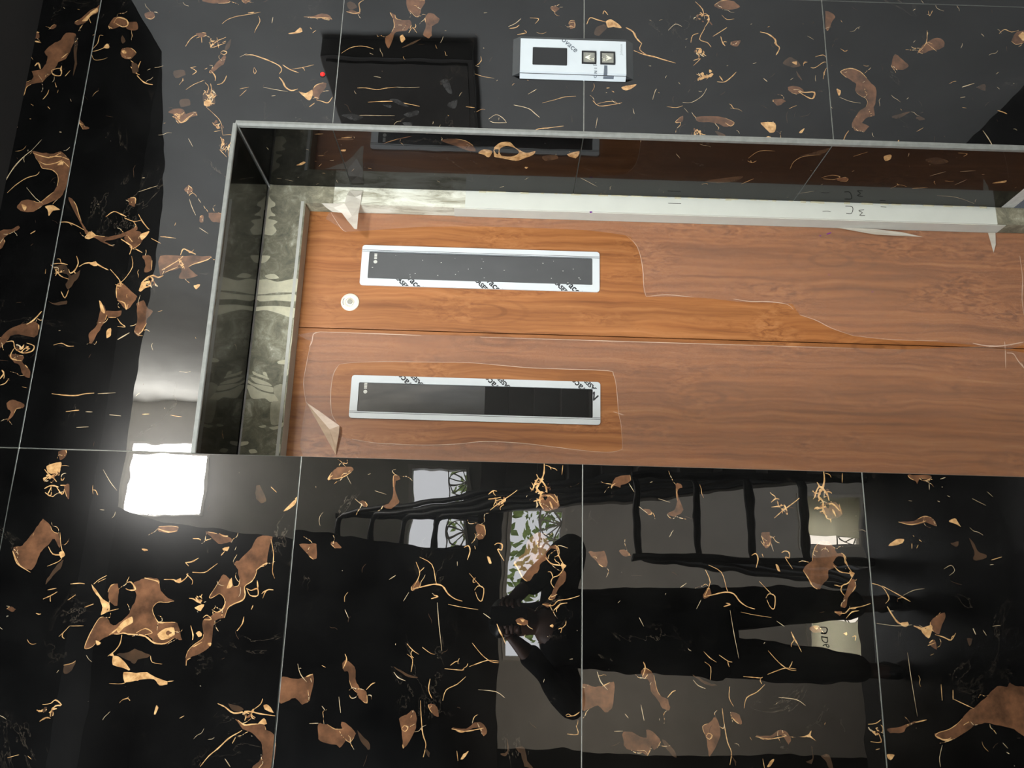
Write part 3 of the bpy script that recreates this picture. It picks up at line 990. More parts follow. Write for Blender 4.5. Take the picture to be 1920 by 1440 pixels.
w B 0 -836 578 -827 547 -813 524 -796 508 -779 484 -761 460 -744 440 -745 422 -737 414 -743 404 -744 386 -749 373 -846 382 -836 399 -824 418 -818 446 -815 474 -819 496 -836 519 -848 549 -845 566
w G 2.8 -844 573 -847 556 -843 545
w B 0 -830 671 -824 642 -815 616 -810 591 -796 565 -806 566 -812 602 -825 632 -836 640 -836 665
w G 2.4 -770 533 -779 513 -788 492
w G 2.8 -753 531 -772 533
w G 2 -743 554 -774 555
w W 1.6 -684 616 -741 613 -805 608
w g 0 -876 675 -877 661 -887 669 -882 676
w W 2 -857 564 -880 572 -897 572
w W 2 -850 443 -860 434
w W 3.5 -633 476 -645 472
w W 2.4 -636 456 -646 450
w D 0 -653 492 -654 480 -668 487
w W 2 -867 438 -870 432
w B 0 -320 580 -318 570 -319 531 -325 531 -327 543 -326 554 -337 561 -332 565 -326 575
w G 2.2 -326 556 -330 548 -329 539 -325 531
w W 1.8 -326 510 -322 498
w W 1.5 -337 535 -350 536
w W 2 -343 509 -343 506
w W 2 -373 521 -375 516
w W 1.8 -361 499 -364 493
w W 1.3 -374 583 -375 576
w W 1.1 -350 412 -361 401
w W 1.1 -366 446 -380 418
w B 0 732 1769 750 1753 777 1748 807 1761 800 1749 787 1740 788 1713 778 1706 757 1716 754 1733 746 1746 702 1758
w B 0 846 1723 847 1676 821 1684 794 1691 809 1706 814 1715
w B 0 795 1674 811 1661 794 1638 781 1642 770 1655 744 1654 736 1662 746 1676 774 1670
w g 0 736 1732 744 1726 731 1719 721 1727
w G 3.1 750 1711 765 1703 750 1691
w G 3.1 762 1709 773 1706
w D 0 706 1726 724 1701 735 1679 722 1692 711 1713
w G 2.8 807 1761 792 1753
w G 2 814 1712 797 1696 802 1687
w G 2.4 685 1872 701 1852 707 1830 705 1808 700 1795
w B 0 803 1868 811 1856 804 1836 799 1840
w G 3.1 806 1869 801 1851 807 1836 830 1840 841 1829
w D 0 829 1870 835 1858 820 1843 811 1860
w G 2.8 589 1826 590 1805 586 1779 591 1758 595 1732
w W 1.6 595 1732 595 1702 597 1676
w G 2.8 551 1798 554 1764 555 1734 549 1699 544 1673
w W 2 508 1846 514 1812 515 1774 516 1731
w G 1.6 639 1544 632 1522 628 1496
w S 0 619 1626 619 1608 595 1599 580 1596 585 1607 604 1620
w S 0 555 1605 566 1584 541 1588 546 1605
w S 0 560 1747 561 1726 542 1699 546 1720
w S 0 522 1710 533 1677 521 1676 513 1697
w S 0 512 1859 518 1834 509 1807 499 1824
w S 0 545 1763 545 1742 536 1743
w S 0 498 1713 499 1688 484 1695
w G 2.4 547 1562 545 1541
w W 2 587 1413 602 1392
w G 2 564 1378 574 1348 583 1323 586 1297
w W 3.1 556 1447 548 1412 534 1395 524 1384
w W 2 515 1506 528 1489 519 1472 507 1463
w W 2 507 1463 506 1492 510 1503
w G 3.1 482 1405 493 1386 496 1364 503 1326
w B 0 836 1363 844 1352 834 1340 824 1351
w G 3.9 772 1463 775 1448 783 1439
w G 3.9 755 1443 761 1421 768 1426
w W 2.4 777 1466 788 1448 802 1435
w G 2.4 805 1413 803 1391 788 1400
w B 0 798 1316 802 1302 781 1300 778 1313
w G 2.4 793 1316 796 1302 781 1302 788 1313
w W 3.1 714 1526 712 1524
w G 4.3 792 1271 811 1263 806 1245 800 1223
w g 0 802 1223 808 1209 790 1187 783 1187 787 1205 784 1218
w G 3.5 823 1231 833 1227 821 1218
w D 0 765 1254 786 1245 792 1223 779 1223 760 1240
w G 5.9 786 1174 774 1156 756 1148 741 1135
w G 3.5 741 1135 723 1140 708 1122
w G 4.7 720 1155 710 1131 704 1105 697 1083 688 1052
w W 2 782 1068 801 1050 794 1034
w g 0 615 1187 621 1167 624 1150 611 1163 606 1176
w G 2.8 611 1223 612 1215
w G 3.1 604 1210 600 1204
w B 0 578 1256 566 1245 575 1211 571 1185 562 1206 556 1236
w G 2.8 575 1256 561 1241 565 1211 572 1185
w g 0 478 1254 484 1237 489 1226 477 1211 472 1211 472 1249
w W 1.6 529 1245 500 1249
w G 2 565 1077 563 1054 569 1038
w W 2 583 1111 608 1104 613 1100
w W 1.6 557 1159 542 1156
w B 0 522 1057 542 1039 525 1040
w X 15.7 822 980
w X 13.4 723 990
w X 11.8 653 984
w X 10.2 520 834
w X 10.2 497 1006
w G 3.9 827 986 835 973 817 965 791 979
w G 2.8 869 998 848 981 827 978
w G 3.1 791 977 759 991 750 972 737 963
w G 3.1 768 958 782 939 796 921
w G 2.8 748 1013 769 1008 776 993
w G 4.7 769 938 751 934 742 928
w B 0 754 914 760 889 742 897 744 910
w g 0 718 999 734 990 721 986
w G 2.8 697 1008 703 991 682 1009
w g 0 647 999 653 979 663 964 656 962 642 993
w g 0 673 970 668 963 663 970
w G 3.9 639 952 639 934 652 918 668 904
w G 3.9 656 946 642 938
w B 0 860 950 877 926 873 900 857 887 848 914 852 941
w G 2 832 933 819 920 822 902
w G 5.9 786 839 781 820 766 803 751 801 741 793 720 803
w D 0 700 787 716 770 707 753 692 745 686 763 693 783
w g 0 701 765 704 753 694 754
w D 0 676 755 661 752 650 743
w B 0 630 780 634 758 622 741 611 759 618 776
w G 5.1 619 754 607 738 600 721 618 715 617 737 619 754
w B 0 594 817 597 795 590 787 577 805 584 815
w B 0 540 1005 542 953 527 915 514 933 525 962 526 1001
w G 2.4 526 937 517 924 524 915
w g 0 529 851 530 816 506 818 503 830 515 841
w g 0 476 853 493 835 482 819 475 819
w B 0 480 810 481 772 476 772 475 811
w g 0 506 760 518 746 504 753
w G 4.7 494 1013 504 1006 490 998 480 1007
w G 2.4 688 719 688 708 704 687 704 679
w G 2.4 719 706 725 686 717 678
w G 2.4 656 691 679 685 689 679
w W 3.1 653 838 644 829
w W 2 578 1038 579 1016 598 990 620 978
w D 0 503 963 492 938 482 947
w B 0 855 670 840 646 824 656 798 667 802 674
w B 0 678 646 689 623 680 597 653 577 638 563 603 566 583 573 559 573 553 590 538 605 529 590 514 602 515 624 532 631 552 621 572 606 582 592 602 586 612 603 626 615 646 611 656 625
w g 0 630 660 625 650 610 655
w W 1.6 607 655 596 630 592 604
w B 0 710 517 734 506 719 488 702 476 689 491 693 517
w B 0 746 447 770 425 787 396 775 378 756 386 748 414 739 437
w G 2.4 739 450 770 425 807 419
w G 2 770 425 746 401
w G 2.4 865 410 850 408 866 399
w D 0 558 530 574 485 561 499 551 522
w D 0 557 473 560 460 552 450 550 465
w G 3.1 483 656 502 648 515 639
w g 0 468 542 478 531 495 520 483 519 469 514
w B 0 784 210 811 192 817 156 791 159 774 193
w G 2.4 804 238 817 223 810 206 816 187
w g 0 800 190 811 177 798 170 785 180
w W 3.1 646 350 658 318
w D 0 647 315 656 292 638 294
w G 3.5 584 271 580 258 575 248
w W 3.9 527 313 505 302 484 294
w W 2 616 358 619 345
w W 3.1 802 283 794 277
j D 0 198.9 943.2 176.8 888.2 165.3 849.9 193.7 860.6 205.8 904.1
j G 2.4 206.7 843 177.1 818.8
j D 0 62.7 742.2 35.6 703.6 18 679.9 42.6 683.7 61.4 720.6
j G 2 122.7 742 88.2 744.6 61.9 729.3 51.2 689.2
j G 3.1 90.9 859.5 98.6 846.1 89.5 837.6
j G 2 78.2 860.8 44 844.4 41.7 805.9
j g 0 50.3 536.3 41.2 522.8 61.5 513.8 70.5 523
j B 0 159.1 603.6 157.7 581.2 175.9 578.5 172.8 602.9
j G 3.1 161.9 648.5 146.9 626.6 154.5 603.1 168.9 613.6 166.1 642.4
j D 0 60.7 430.5 46.7 406.6 65.2 366.4 79.7 394.6
j G 1.6 205.5 449.5 185.6 435.1 193.6 412.7
j G 3.1 202 394.8 194.7 356.1
j g 0 161.7 206.1 146.1 178.2 158 176
j G 1.6 54.7 609 32.5 583.2
j W 1.6 136 380.2 111.9 351.5
j W 1.6 109.8 316.5 103.1 279.6
j W 1.6 176.7 295.3 147.8 278.2
j W 1.6 249.6 683.2 232.2 641.6
j W 2 235.5 312.3 241.8 256.7 272.8 192.1
j G 3.1 23.7 366.1 26.4 343 38.8 345.1
j B 0 65.9 1767.2 39.4 1725 25.5 1689.1 47.9 1734.6
j B 0 41.3 1621.5 31.4 1586.4 45.3 1552.4 85.1 1536 78.7 1566.7 63.5 1588
j g 0 66 1491.8 40.7 1474.4 39.5 1452.8 62.9 1439.4 86.1 1412.4 76.5 1390.7 93.4 1394.4 116.2 1420.4 125.9 1438.1 115.2 1474.1 107.7 1492
j K 0 73.4 1478.7 56.1 1461.3 67 1439.3 87.1 1430 105 1447.4 102.4 1474.2
j K 0 78.4 1491.9 73.6 1480.9 98.7 1483.1
j g 0 93.2 1531.8 75.8 1518.2 82.8 1496.3 112.8 1505.4 100.8 1518.6
j D 0 100.5 1371.9 90.2 1341.4 106.6 1331.4 121.3 1361.8
j g 0 88.4 1310.5 70 1281.2 103.9 1287
j g 0 155.1 1414.7 154.6 1405.6 163.8 1409.9
j G 2.8 184.4 1819.5 188.4 1810.8
j D 0 39 1854.2 30.1 1835.5 42 1837.5
j G 3.1 43.5 1863.6 39.6 1837.1
j W 2 200.5 1266.7 244.7 1217.5
j W 2.4 266.2 1478.2 258.6 1466.3
j g 0 182.3 2004.6 168.9 1989.8 162.2 1981.9 166 1976.3 179.3 1990
j G 1.7 131.1 1938.3 129.4 1922.1
j G 1.7 158.4 1952.3 158.9 1947.1
j G 1.7 185.1 1947 169.8 1936.5
j D 0 50 1874.1 43 1850.6 45.8 1834.9 51.7 1839.9 53.4 1868.6
j g 0 99.6 1874.8 96.9 1861.9 105 1865.3 106.3 1873.9
j G 1.8 30.8 1926 28.4 1904.4
j W 1.3 253.4 2072.9 254.8 2059.9
j W 1.5 258.7 2052 266.4 2031.5
j W 1.3 203.4 1864.9 190.1 1856.2
"""
wall_shapes, face_shapes, jamb_shapes = [], [], []
for (surf, code), w, P in parse(VEINS, 2):
    {'w': wall_shapes, 't': face_shapes, 'j': jamb_shapes}[surf].append((code, w, P))

def flecks(x0, x1, z0, z1, n, rnd):
    out = []
    for _ in range(n):
        x, z = rnd.uniform(x0, x1), rnd.uniform(z0, z1); a = rnd.uniform(0, pi); l = rnd.uniform(.003, .022)
        P = [(x, z)]
        for _k in range(rnd.randint(1, 3)):
            a += rnd.uniform(-.7, .7); x += cos(a) * l / 2; z += sin(a) * l / 2; P.append((x, z))
        out.append((rnd.choice('GWWdd'), rnd.uniform(.0008, .0016), P))
    return out

# ------------------------------------------------------------------ the marble wall
wf = MB()
wf.box((XR + .008, .0035, -.28), (XWALL + .3, .42, 2.75)).box((XLEFT - .3, .0035, -.28), (XL - .008, .42, 2.75)).box((XL - .008, .0035, ZH + .008), (XR + .008, .42, 2.75))
wall_front = struct(wf.out('wall_front', 'grout'))
tag(wall_front, 'wall clad in large polished black marble tiles with gold and brown veins', 'wall')

def wall_tile(outline, shapes, tilt=(0, 0), pivot=(0, 0), nfleck=60):
    rnd = random.Random(int(outline[0][0] * 977 + outline[0][1] * 131 + 5000))
    xs = [p[0] for p in outline]; zs = [p[1] for p in outline]
    sh = list(shapes) + flecks(min(xs), max(xs), min(zs), max(zs), nfleck, rnd)
    put = lambda a, b: Vector((a, tilt[0] * (a - pivot[0]) + tilt[1] * (b - pivot[1]), b))
    return slab('tile', outline, layers(sh, rnd), put, (0, .009, 0), TM, wall_front, (0, -1, 0))

def rect(x0, x1, z0, z1): return [(x0 + JW, z0 + JW), (x1 - JW, z0 + JW), (x1 - JW, z1 - JW), (x0 + JW, z1 - JW)]
XM = XL + 1.2
TOP = 2.715
E1 = XR + .0055                          # the corner trim takes the tile's last millimetres
# right of the opening and above it
wall_tile(rect(XL, XM, ROWS[1], TOP), wall_shapes)
wall_tile([(XL + JW, ZH + .0015), (E1, ZH + .0015), (E1, ROWS[2] + JW), (XM - JW, ROWS[2] + JW), (XM - JW, ROWS[1] - JW), (XL + JW, ROWS[1] - JW)], wall_shapes)
wall_tile(rect(XM, XWALL, ROWS[1], TOP), [])
wall_tile(rect(XM, XWALL, ROWS[2], ROWS[1]), [])
for z1, z0 in ((ROWS[2], ROWS[3]), (ROWS[3], ROWS[4]), (ROWS[4], ROWS[5]), (ROWS[5], -.28)):
    wall_tile(rect(E1 - JW, XM, z0, z1), wall_shapes)
    wall_tile(rect(XM, XWALL, z0, z1), [])
# left of the opening
XA = XL - 1.2
twin = lambda dz: [(c, w, [(x, z - dz) for x, z in P]) for c, w, P in face_shapes]
wall_tile(rect(XA, XL, ROWS[1], TOP), wall_shapes)
wall_tile(rect(XA, XL, ROWS[2], ROWS[1]), wall_shapes, (0.0088, 0), (XL, 0))
wall_tile(rect(XA, XL, ROWS[3], ROWS[2]), wall_shapes + twin(0))
wall_tile(rect(XA, XL, ROWS[4], ROWS[3]), wall_shapes + twin(0.6), (0.0006, -.0008), (XL, ROWS[3]))
wall_tile(rect(XA, XL, ROWS[5], ROWS[4]), wall_shapes)
wall_tile(rect(XA, XL, -.28, ROWS[5]), [])
for z0, z1 in ((-.28, ROWS[5]), (ROWS[5], ROWS[4]), (ROWS[4], ROWS[3]), (ROWS[3], ROWS[2]), (ROWS[2], ROWS[1]), (ROWS[1], TOP)):
    wall_tile(rect(XLEFT, XA, z0, z1), [], nfleck=10)
# reveal of the opening: right jamb and head
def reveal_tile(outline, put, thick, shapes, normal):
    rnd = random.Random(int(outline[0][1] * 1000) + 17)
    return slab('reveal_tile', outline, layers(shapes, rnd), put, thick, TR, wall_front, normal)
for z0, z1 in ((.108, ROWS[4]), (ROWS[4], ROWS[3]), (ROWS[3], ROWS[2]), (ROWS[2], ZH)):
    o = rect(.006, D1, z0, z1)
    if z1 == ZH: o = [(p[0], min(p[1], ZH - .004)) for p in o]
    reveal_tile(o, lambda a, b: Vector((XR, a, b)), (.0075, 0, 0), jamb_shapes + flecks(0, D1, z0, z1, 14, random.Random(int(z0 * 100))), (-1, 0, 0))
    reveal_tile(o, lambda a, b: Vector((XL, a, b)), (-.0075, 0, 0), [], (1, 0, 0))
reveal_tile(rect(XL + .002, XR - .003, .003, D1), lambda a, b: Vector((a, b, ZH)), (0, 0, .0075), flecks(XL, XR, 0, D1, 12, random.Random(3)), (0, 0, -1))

# corner trims: the pale cut edges along the opening
t = MB()
t.prism([(XR - .0004, .0028), (XR - .0004, .0115), (XR + .0115, .0115), (XR + .0115, .0), (XR + .0046, -.0008)], 2, -.28, ZH + .004)
struct(t.out('trim_1', 'edge'))['label'] = 'pale grey mitred edge strip down the jamb corner'
t = MB()
t.prism([(.0015, ZH - .0003), (.0060, ZH - .0003), (.0060, ZH + .010), (.0, ZH + .010), (-.0006, ZH + .0014)], 0, XL, XR + .004)
struct(t.out('trim_2', 'edge'))['label'] = 'thin pale edge along the head of the opening'
t = MB()
t.box((XR - .0032, .006, ZH - .0036), (XR + .004, D1, ZH + .002))
struct(t.out('trim_3', 'edge'))['label'] = 'pale grout line where head and jamb meet'
t = MB()
t.box((XL - .009, .001, -.28), (XL - .0006, .012, ZH))
struct(t.out('trim_4', 'edge'))['label'] = 'cut tile edge at the far jamb'

# skirting piece at the foot of the jamb, with its wide pale joint
th = MB(); th.box((XR, .006, -.28), (XR + .0078, D1, .0745))
skirt = struct(th.out('baseboard_right', 'sill')); skirt['label'] = 'speckled grey granite skirting at the foot of the jamb'
t = MB(); t.box((XR + .0004, .003, .0745), (XR + .0078, D1, .108)); t.out('skirting_joint', 'grout', skirt)

# ------------------------------------------------------------------ landing frame of the lift
fr = empty('door_frame')
tag(fr, 'steel lift door frame, white painted down one side and smeared with mortar across its head', 'door frame')
# head: face smeared with mortar
HEADER = """
P 0 198.3 2110.5 204.3 2080.9 197.7 2052.3 206.4 2016 206.9 1999.7 172 1998.8 167.9 2049.4 161.3 2099.6 183.4 2106.6
P 0 156.3 2101.4 160.4 2048.6 164.4 2002.7 144.6 2000.9 145.5 2051.8 141.7 2092.9
P 0 123.9 2109.5 130.6 2054.9 125 1999 98 2001.1 106.8 2029.5 117.8 2072 114.3 2103.9
P 0 214.1 2086.6 219.9 2063.9 207.8 2048.7 205.4 2076.4
P 0 269.1 2106.3 270 2078.3 254.5 2086.1 249 2099.5
P 0 451.3 2110.7 446.6 2101.3 432.1 2090.8 425 2081.2 415.1 2080.2 409.8 2090.8 397.6 2087.3 390.6 2077.7 385.7 2077.2 385.2 2090.6 377.7 2094.2 373.5 2076 368.8 2068.9 358.7 2079 344.5 2068.7 329.5 2080.5 338.3 2107.9 396.9 2109.6
Q 0 459.9 2003.7 459.8 1936.2 453.5 1899.7 433.7 1898.2 437.4 1934.4 436.2 1970.2 432.7 1999
P 0 -47.4 2090.8 -54.6 2075.4 -61.5 2052.7 -69 2047 -64.4 2064.6 -56.2 2087.4
P 0 -49.1 2063.7 -50.2 2056.3 -61.5 2051.4 -55.5 2063.1
P 0 -62.7 2092.8 -67.3 2074 -76.6 2048.7 -85.2 2038.1 -82.1 2062.7 -77.6 2080.2 -67.8 2092.2
P 0 -70.6 2100.5 -80.3 2084.8 -84.5 2057.6 -88.9 2035.3 -101.5 2034 -98.4 2056.2 -87.8 2081.6 -78.2 2099.6
P 0 -84.8 2107.4 -85.5 2089.1 -97.5 2070.8 -104.3 2045.9 -106.4 2031.1 -111.1 2018.5 -123.5 2014.8 -126.7 2038.7 -118.3 2051.7 -120.4 2078.1 -115.7 2088.3 -95.8 2097.7
Q 0 -86.3 2033.1 -80.5 2009.3 -120.6 2001.8 -125.9 2009.8 -178 2004.7 -183.7 2030.5 -129.2 2036.1 -123.6 2017.2 -103.9 2031.3
P 0 -190.7 2061 -186.6 2044.7 -191.4 2041.8 -194.1 2051.1
P 0 -192.4 2034.5 -188.1 2013.3 -177.8 1999.9 -190.2 2001.1 -198.2 2021.9
P 0 -232.5 2106.8 -229.4 2083.2 -236.7 2082.5 -242.1 2103.3
P 0 -251.1 2078.5 -248.3 2064.5 -256.6 2056.5 -259.5 2072.8
P 0 -234.7 2013.4 -234.3 2001.5 -258.6 2001.5 -246.6 2005.1
P 0 -19.9 2029.9 -14.1 2008.4 -19.1 2003 -26.9 2007.2 -26.2 2026.9
P 0 -50.1 2012.3 -37.1 2003.8 -52.3 1999.9 -60.1 2006.4
L 2.6 93.2 1998.9 56.3 1999.1 14.5 2001.3 -19 2001.8 -52.3 2001.1
L 1.9 -72.7 2001.6 -103 2001.1 -138.1 2001.3 -177.8 1999.9
"""
hp = []
rnd = random.Random(5)
for (code,), w, P in parse(HEADER, 1):
    if code == 'L': hp += [(q, 1) for q in ribbon_quads(*stroke(P, w, rnd))]
    else: hp.append((smooth_closed(P, 3), 1 if code == 'P' else 2))
V_, F_, Mi_ = inlay(ccw([(XL, FZ), (FX, FZ), (FX + .03, FZ + .06), (XR, ZH - .004), (XL, ZH - .004)]), hp)
def face_down(verts, faces, normal):
    t = faces[0]; nn = (Vector(verts[t[1]]) - Vector(verts[t[0]])).cross(Vector(verts[t[2]]) - Vector(verts[t[0]]))
    return [f[::-1] for f in faces] if nn.dot(Vector(normal)) < 0 else faces
hv = [(v[0], D1, v[1]) for v in V_]
mesh('mortar_head_face', hv, face_down(hv, F_, (0, -1, 0)), ['mortar', 'plaster', 'plaster_thin'], fr, Mi_)
m = MB(); m.prism([(D1 - .0004, FZ + .0045), (D1 + .004, FZ + .0035), (D2 - .0005, FZ - .0012), (D2 - .0005, FZ + .0125), (D1 - .0004, FZ + .0125)], 0, XL, FX + .004); m.out('head_return', 'grey_steel', fr)['label'] = 'grey steel return under the head'
# right side: white strip in three finishes
def strip(name, z0, z1, mat, y=D1):
    m = MB(); m.box((FX, y, z0), (XR, D2 - .0005, z1)); return m.out(name, mat, fr)
s1 = strip('mortar_strip', 1.925, ZH - .004, 'mortar', D1 + .0005); s1['label'] = 'mortar coated top end of the strip'
s2 = strip('plaster_strip', 1.57, 1.925, 'rough_white', D1 + .0002); s2['label'] = 'unevenly smeared white plaster'
s3 = strip('white_strip', .125, 1.57, 'white_paint'); s3['label'] = 'clean white painted steel strip'
s4 = strip('strip_foot', -.28, .125, 'mortar', D1 + .0004); s4['label'] = 'rough mortar at the foot of the strip'
m = MB(); m.box((FX - .0012, D1 + .004, .1), (FX, D2, 1.60)); m.out('strip_return', 'strip_side', fr)['label'] = 'greyer return face of the strip'
m = MB()
rnd = random.Random(11)
for k in range(42):
    z = .15 + k * .0335 + rnd.uniform(-.01, .01); l = rnd.uniform(.006, .03)
    m.box((XR - rnd.uniform(.001, .005), D1 - rnd.uniform(.0006, .002), z), (XR + .001, D1 + .001, z + l))
m.out('grout_crumbs', 'plaster', fr)['kind'] = 'stuff'

def pen(name, strokes, mat, y, parent, w=.0016, th=.0007):
    m = MB()
    for P in strokes:
        L, R = stroke([tuple(p) for p in P], w, random.Random(2), False)
        for q in ribbon_quads(L, R):
            q = [(a, b) for a, b in q]
            m.prism(q, 1, y - th, y + .0003)
    return m.out(name, mat, parent)

# ------------------------------------------------------------------ the two door panels
XJ = 0.0913                                   # where the panels meet (top)
FILM = """
A 0 79 1954.2 79.1 1094.3 78.9 385.1 75.8 50.8 -269.1 98.7 -269.5 692 -273.8 1370.2 -268.9 1775.5 -271.1 1947.8 -177.7 1964.4 -115.7 1959.1 -64.6 1970.6 -21.3 1969 52.1 1961.6
H 0 -8.5 1882.6 -3.1 1849.6 2.4 1766.4 4.4 1654.9 6.3 1543.3 0.6 1445.3 -3.1 1375.3 -3.5 1291.5 -4.4 1179.5 -14.2 1165.6 -40.1 1158.8 -83.1 1155 -118.6 1152.5 -153.7 1145.9 -209.5 1143.6 -219.8 1166.9 -221 1207.8 -217.1 1262.3 -211.7 1316.9 -204.4 1398.8 -202.2 1467 -203.4 1507.9 -210.5 1562 -214.9 1616.2 -216.8 1684.1 -215.4 1731.7 -214 1779.3 -205.9 1834.2 -199.8 1861.8 -174.9 1866.6 -161.2 1878.6 -140.5 1891.2 -91.1 1898 -48 1897.4 -26.2 1892.3
L 2.4 -8.5 1882.6 -3.1 1849.6 2.4 1766.4 4.4 1654.9 6.3 1543.3 0.6 1445.3 -3.1 1375.3 -3.5 1291.5 -4.4 1179.5 -14.2 1165.6 -40.1 1158.8 -83.1 1155 -118.6 1152.5 -153.7 1145.9 -209.5 1143.6
L 2.4 -212.3 1143.6 -219.8 1166.9 -221 1207.8 -217.1 1262.3 -211.7 1316.9 -204.4 1398.8 -202.2 1467 -203.4 1507.9 -210.5 1562 -214.9 1616.2 -216.8 1684.1 -215.4 1731.7 -214 1779.3 -205.9 1834.2
L 2.6 -8.5 1882.6 -26.2 1892.3 -48 1897.4 -91.1 1898 -140.5 1891.2 -161.2 1878.6
L 3.5 79.5 1940.2 78.8 1771.4 77.4 1672.8
L 4.7 79.5 1940.2 73 1956.5 52.2 1958.8 37.3 1964.5
L 2.4 77.8 1517.9 77.6 952.9 77.4 527.4
L 2.4 -114.8 1166.2 -122.5 1138.7
L 2.4 52.1 1961.6 -21.3 1969 -64.6 1970.6 -115.7 1959.1
L 2.4 87 120.6 35 126
L 3.5 76.7 117.7 75.8 100.7 58.2 91.7 36.5 77.6
L 2.4 51.1 82.7 36.5 77.6
Z 0 1078.2 2965.8 1078.2 2965.8
A 0 435.8 1941.5 448.4 1383.9 434.6 646.1 436.9 0.8 111.8 45.8 96 169.5 97.6 212.1 103.5 311.3 104.9 411.1 109.7 496.2 117.4 538.4 132.6 580.1 154 621.4 167.8 663.5 194.7 679 198.9 690.3 200.2 747.7 199.4 819.7 206.3 891.3 209 948.7 208.3 1020.6 208 1076.6 238.5 1083.3 285.1 1082.6 316.3 1086.5 352.2 1097.6 374 1112 384.7 1126.5 397 1236.4 398.5 1383 398.3 1529.4 391.3 1689.8 377.4 1820.2 370.2 1892.4 379.2 1907.7
L 2.4 384.7 1126.5 352.2 1097.6 292.9 1084 238.6 1081.9 206.5 1075.2
L 2.4 206.5 1075.2 214.4 1020.5 209 948.7
L 3.1 207.9 840.9 201.8 790.8 203.2 747.6 197.2 696.1 182.5 679.8
L 2.4 167.8 663.5 154 621.4 132.6 580.1 113.3 524.5
L 1.9 113.3 524.5 104.9 411.1 107 296.7
L 5.9 102.4 204.4 96 169.5 97.3 126.4 109.6 67.6
L 2.4 109.5 119.1 87.1 119.2
L 2.4 358.6 44 295.5 45.2 233.1 55.2 187.1 55.6
L 1.9 426.2 1940.7 379.2 1907.7 370.2 1892.4
"""
films = [[]]
for (code,), w, P in parse(FILM, 1):
    if code == 'Z': films.append([]); continue
    films[-1].append((code, w, P))
def film_sheet(shapes, y, parent, wob=0.0006):
    out = [P for c, w, P in shapes if c == 'A'][0]
    polys = []; 
    for c, w, P in shapes:
        if c == 'H': polys.append((smooth_closed(P), 9))
    rnd = random.Random(4)
    for c, w, P in shapes:
        if c == 'L': polys += [(q, 1) for q in ribbon_quads(*stroke(P, w * .62, rnd))]
    keep = lambda src, mat: (0 in src and not any(mat[s] == 9 for s in src)) or any(mat[s] == 1 for s in src)
    V, F, Mi = inlay(ccw(smooth_closed(out, 2)), polys, keep)
    Mi = [1 if k == 1 else 0 for k in Mi]
    vs = [(v[0], y - wob * (0.5 + 0.5 * sin(v[0] * 31) * sin(v[1] * 17)), v[1]) for v in V]
    return mesh('protective_film', vs, face_down(vs, F, (0, -1, 0)), ['film', 'film_edge'], parent, Mi)

def door(name, x0, x1, y, label, film):
    d = struct(empty(name)); tag(d, label, 'lift door', kind='structure')
    m = MB(); m.box((x0, y, -.268), (x1, y + .035, FZ + .03), .0012); m.out('door_leaf', 'wood', d)
    return d
YR = D2 + .0012
door_r = door('door_2', XJ + .0012, FX + .06, YR, 'brown wood laminate lift door panel with the round lock, beside the white painted frame strip', None)
door_l = door('door_1', XL - .3, XJ - .0012, D2, 'brown wood laminate lift door panel whose film is cut away around its slim window', None)
m = MB(); m.box((XJ - .004, D2 + .02, -.268), (XJ + .004, D2 + .036, FZ + .03)); m.out('panel_gap', 'dark_gap', door_l)
m = MB(); m.box((XL - .3, D2 + .05, -.28), (FX + .1, D2 + .07, FZ + .1)); m.out('shaft_backing', 'dark_gap', door_l)
film_sheet(films[0], D2 - .0012, door_l)
film_sheet(films[1], YR - .0010, door_r)

def rounded(x0, x1, z0, z1, r, n=5):
    P = []
    for cx, cz, a0 in ((x1 - r, z1 - r, 0), (x0 + r, z1 - r, 90), (x0 + r, z0 + r, 180), (x1 - r, z0 + r, 270)):
        for k in range(n + 1):
            a = radians(a0 + 90 * k / n); P.append((cx + r * cos(a), cz + r * sin(a)))
    return P

def ring_plate(name, outer, inner, y0, y1, mat, parent):
    """flat plate with a hole; both loops have the same number of points"""
    n = len(outer); vs = []
    for y in (y0, y1):
        for P in (outer, inner): vs += [(p[0], y, p[1]) for p in P]
    fs = []
    for k in range(n):
        j = (k + 1) % n
        fs += [(k, j, n + j, n + k), (2 * n + k, 3 * n + k, 3 * n + j, 2 * n + j), (k, 2 * n + k, 2 * n + j, j), (n + k, n + j, 3 * n + j, 3 * n + k)]
    o = mesh(name, vs, fs, mat, parent)
    bm = bmesh.new(); bm.from_mesh(o.data); bmesh.ops.recalc_face_normals(bm, faces=bm.faces); bm.to_mesh(o.data); bm.free()
    return o

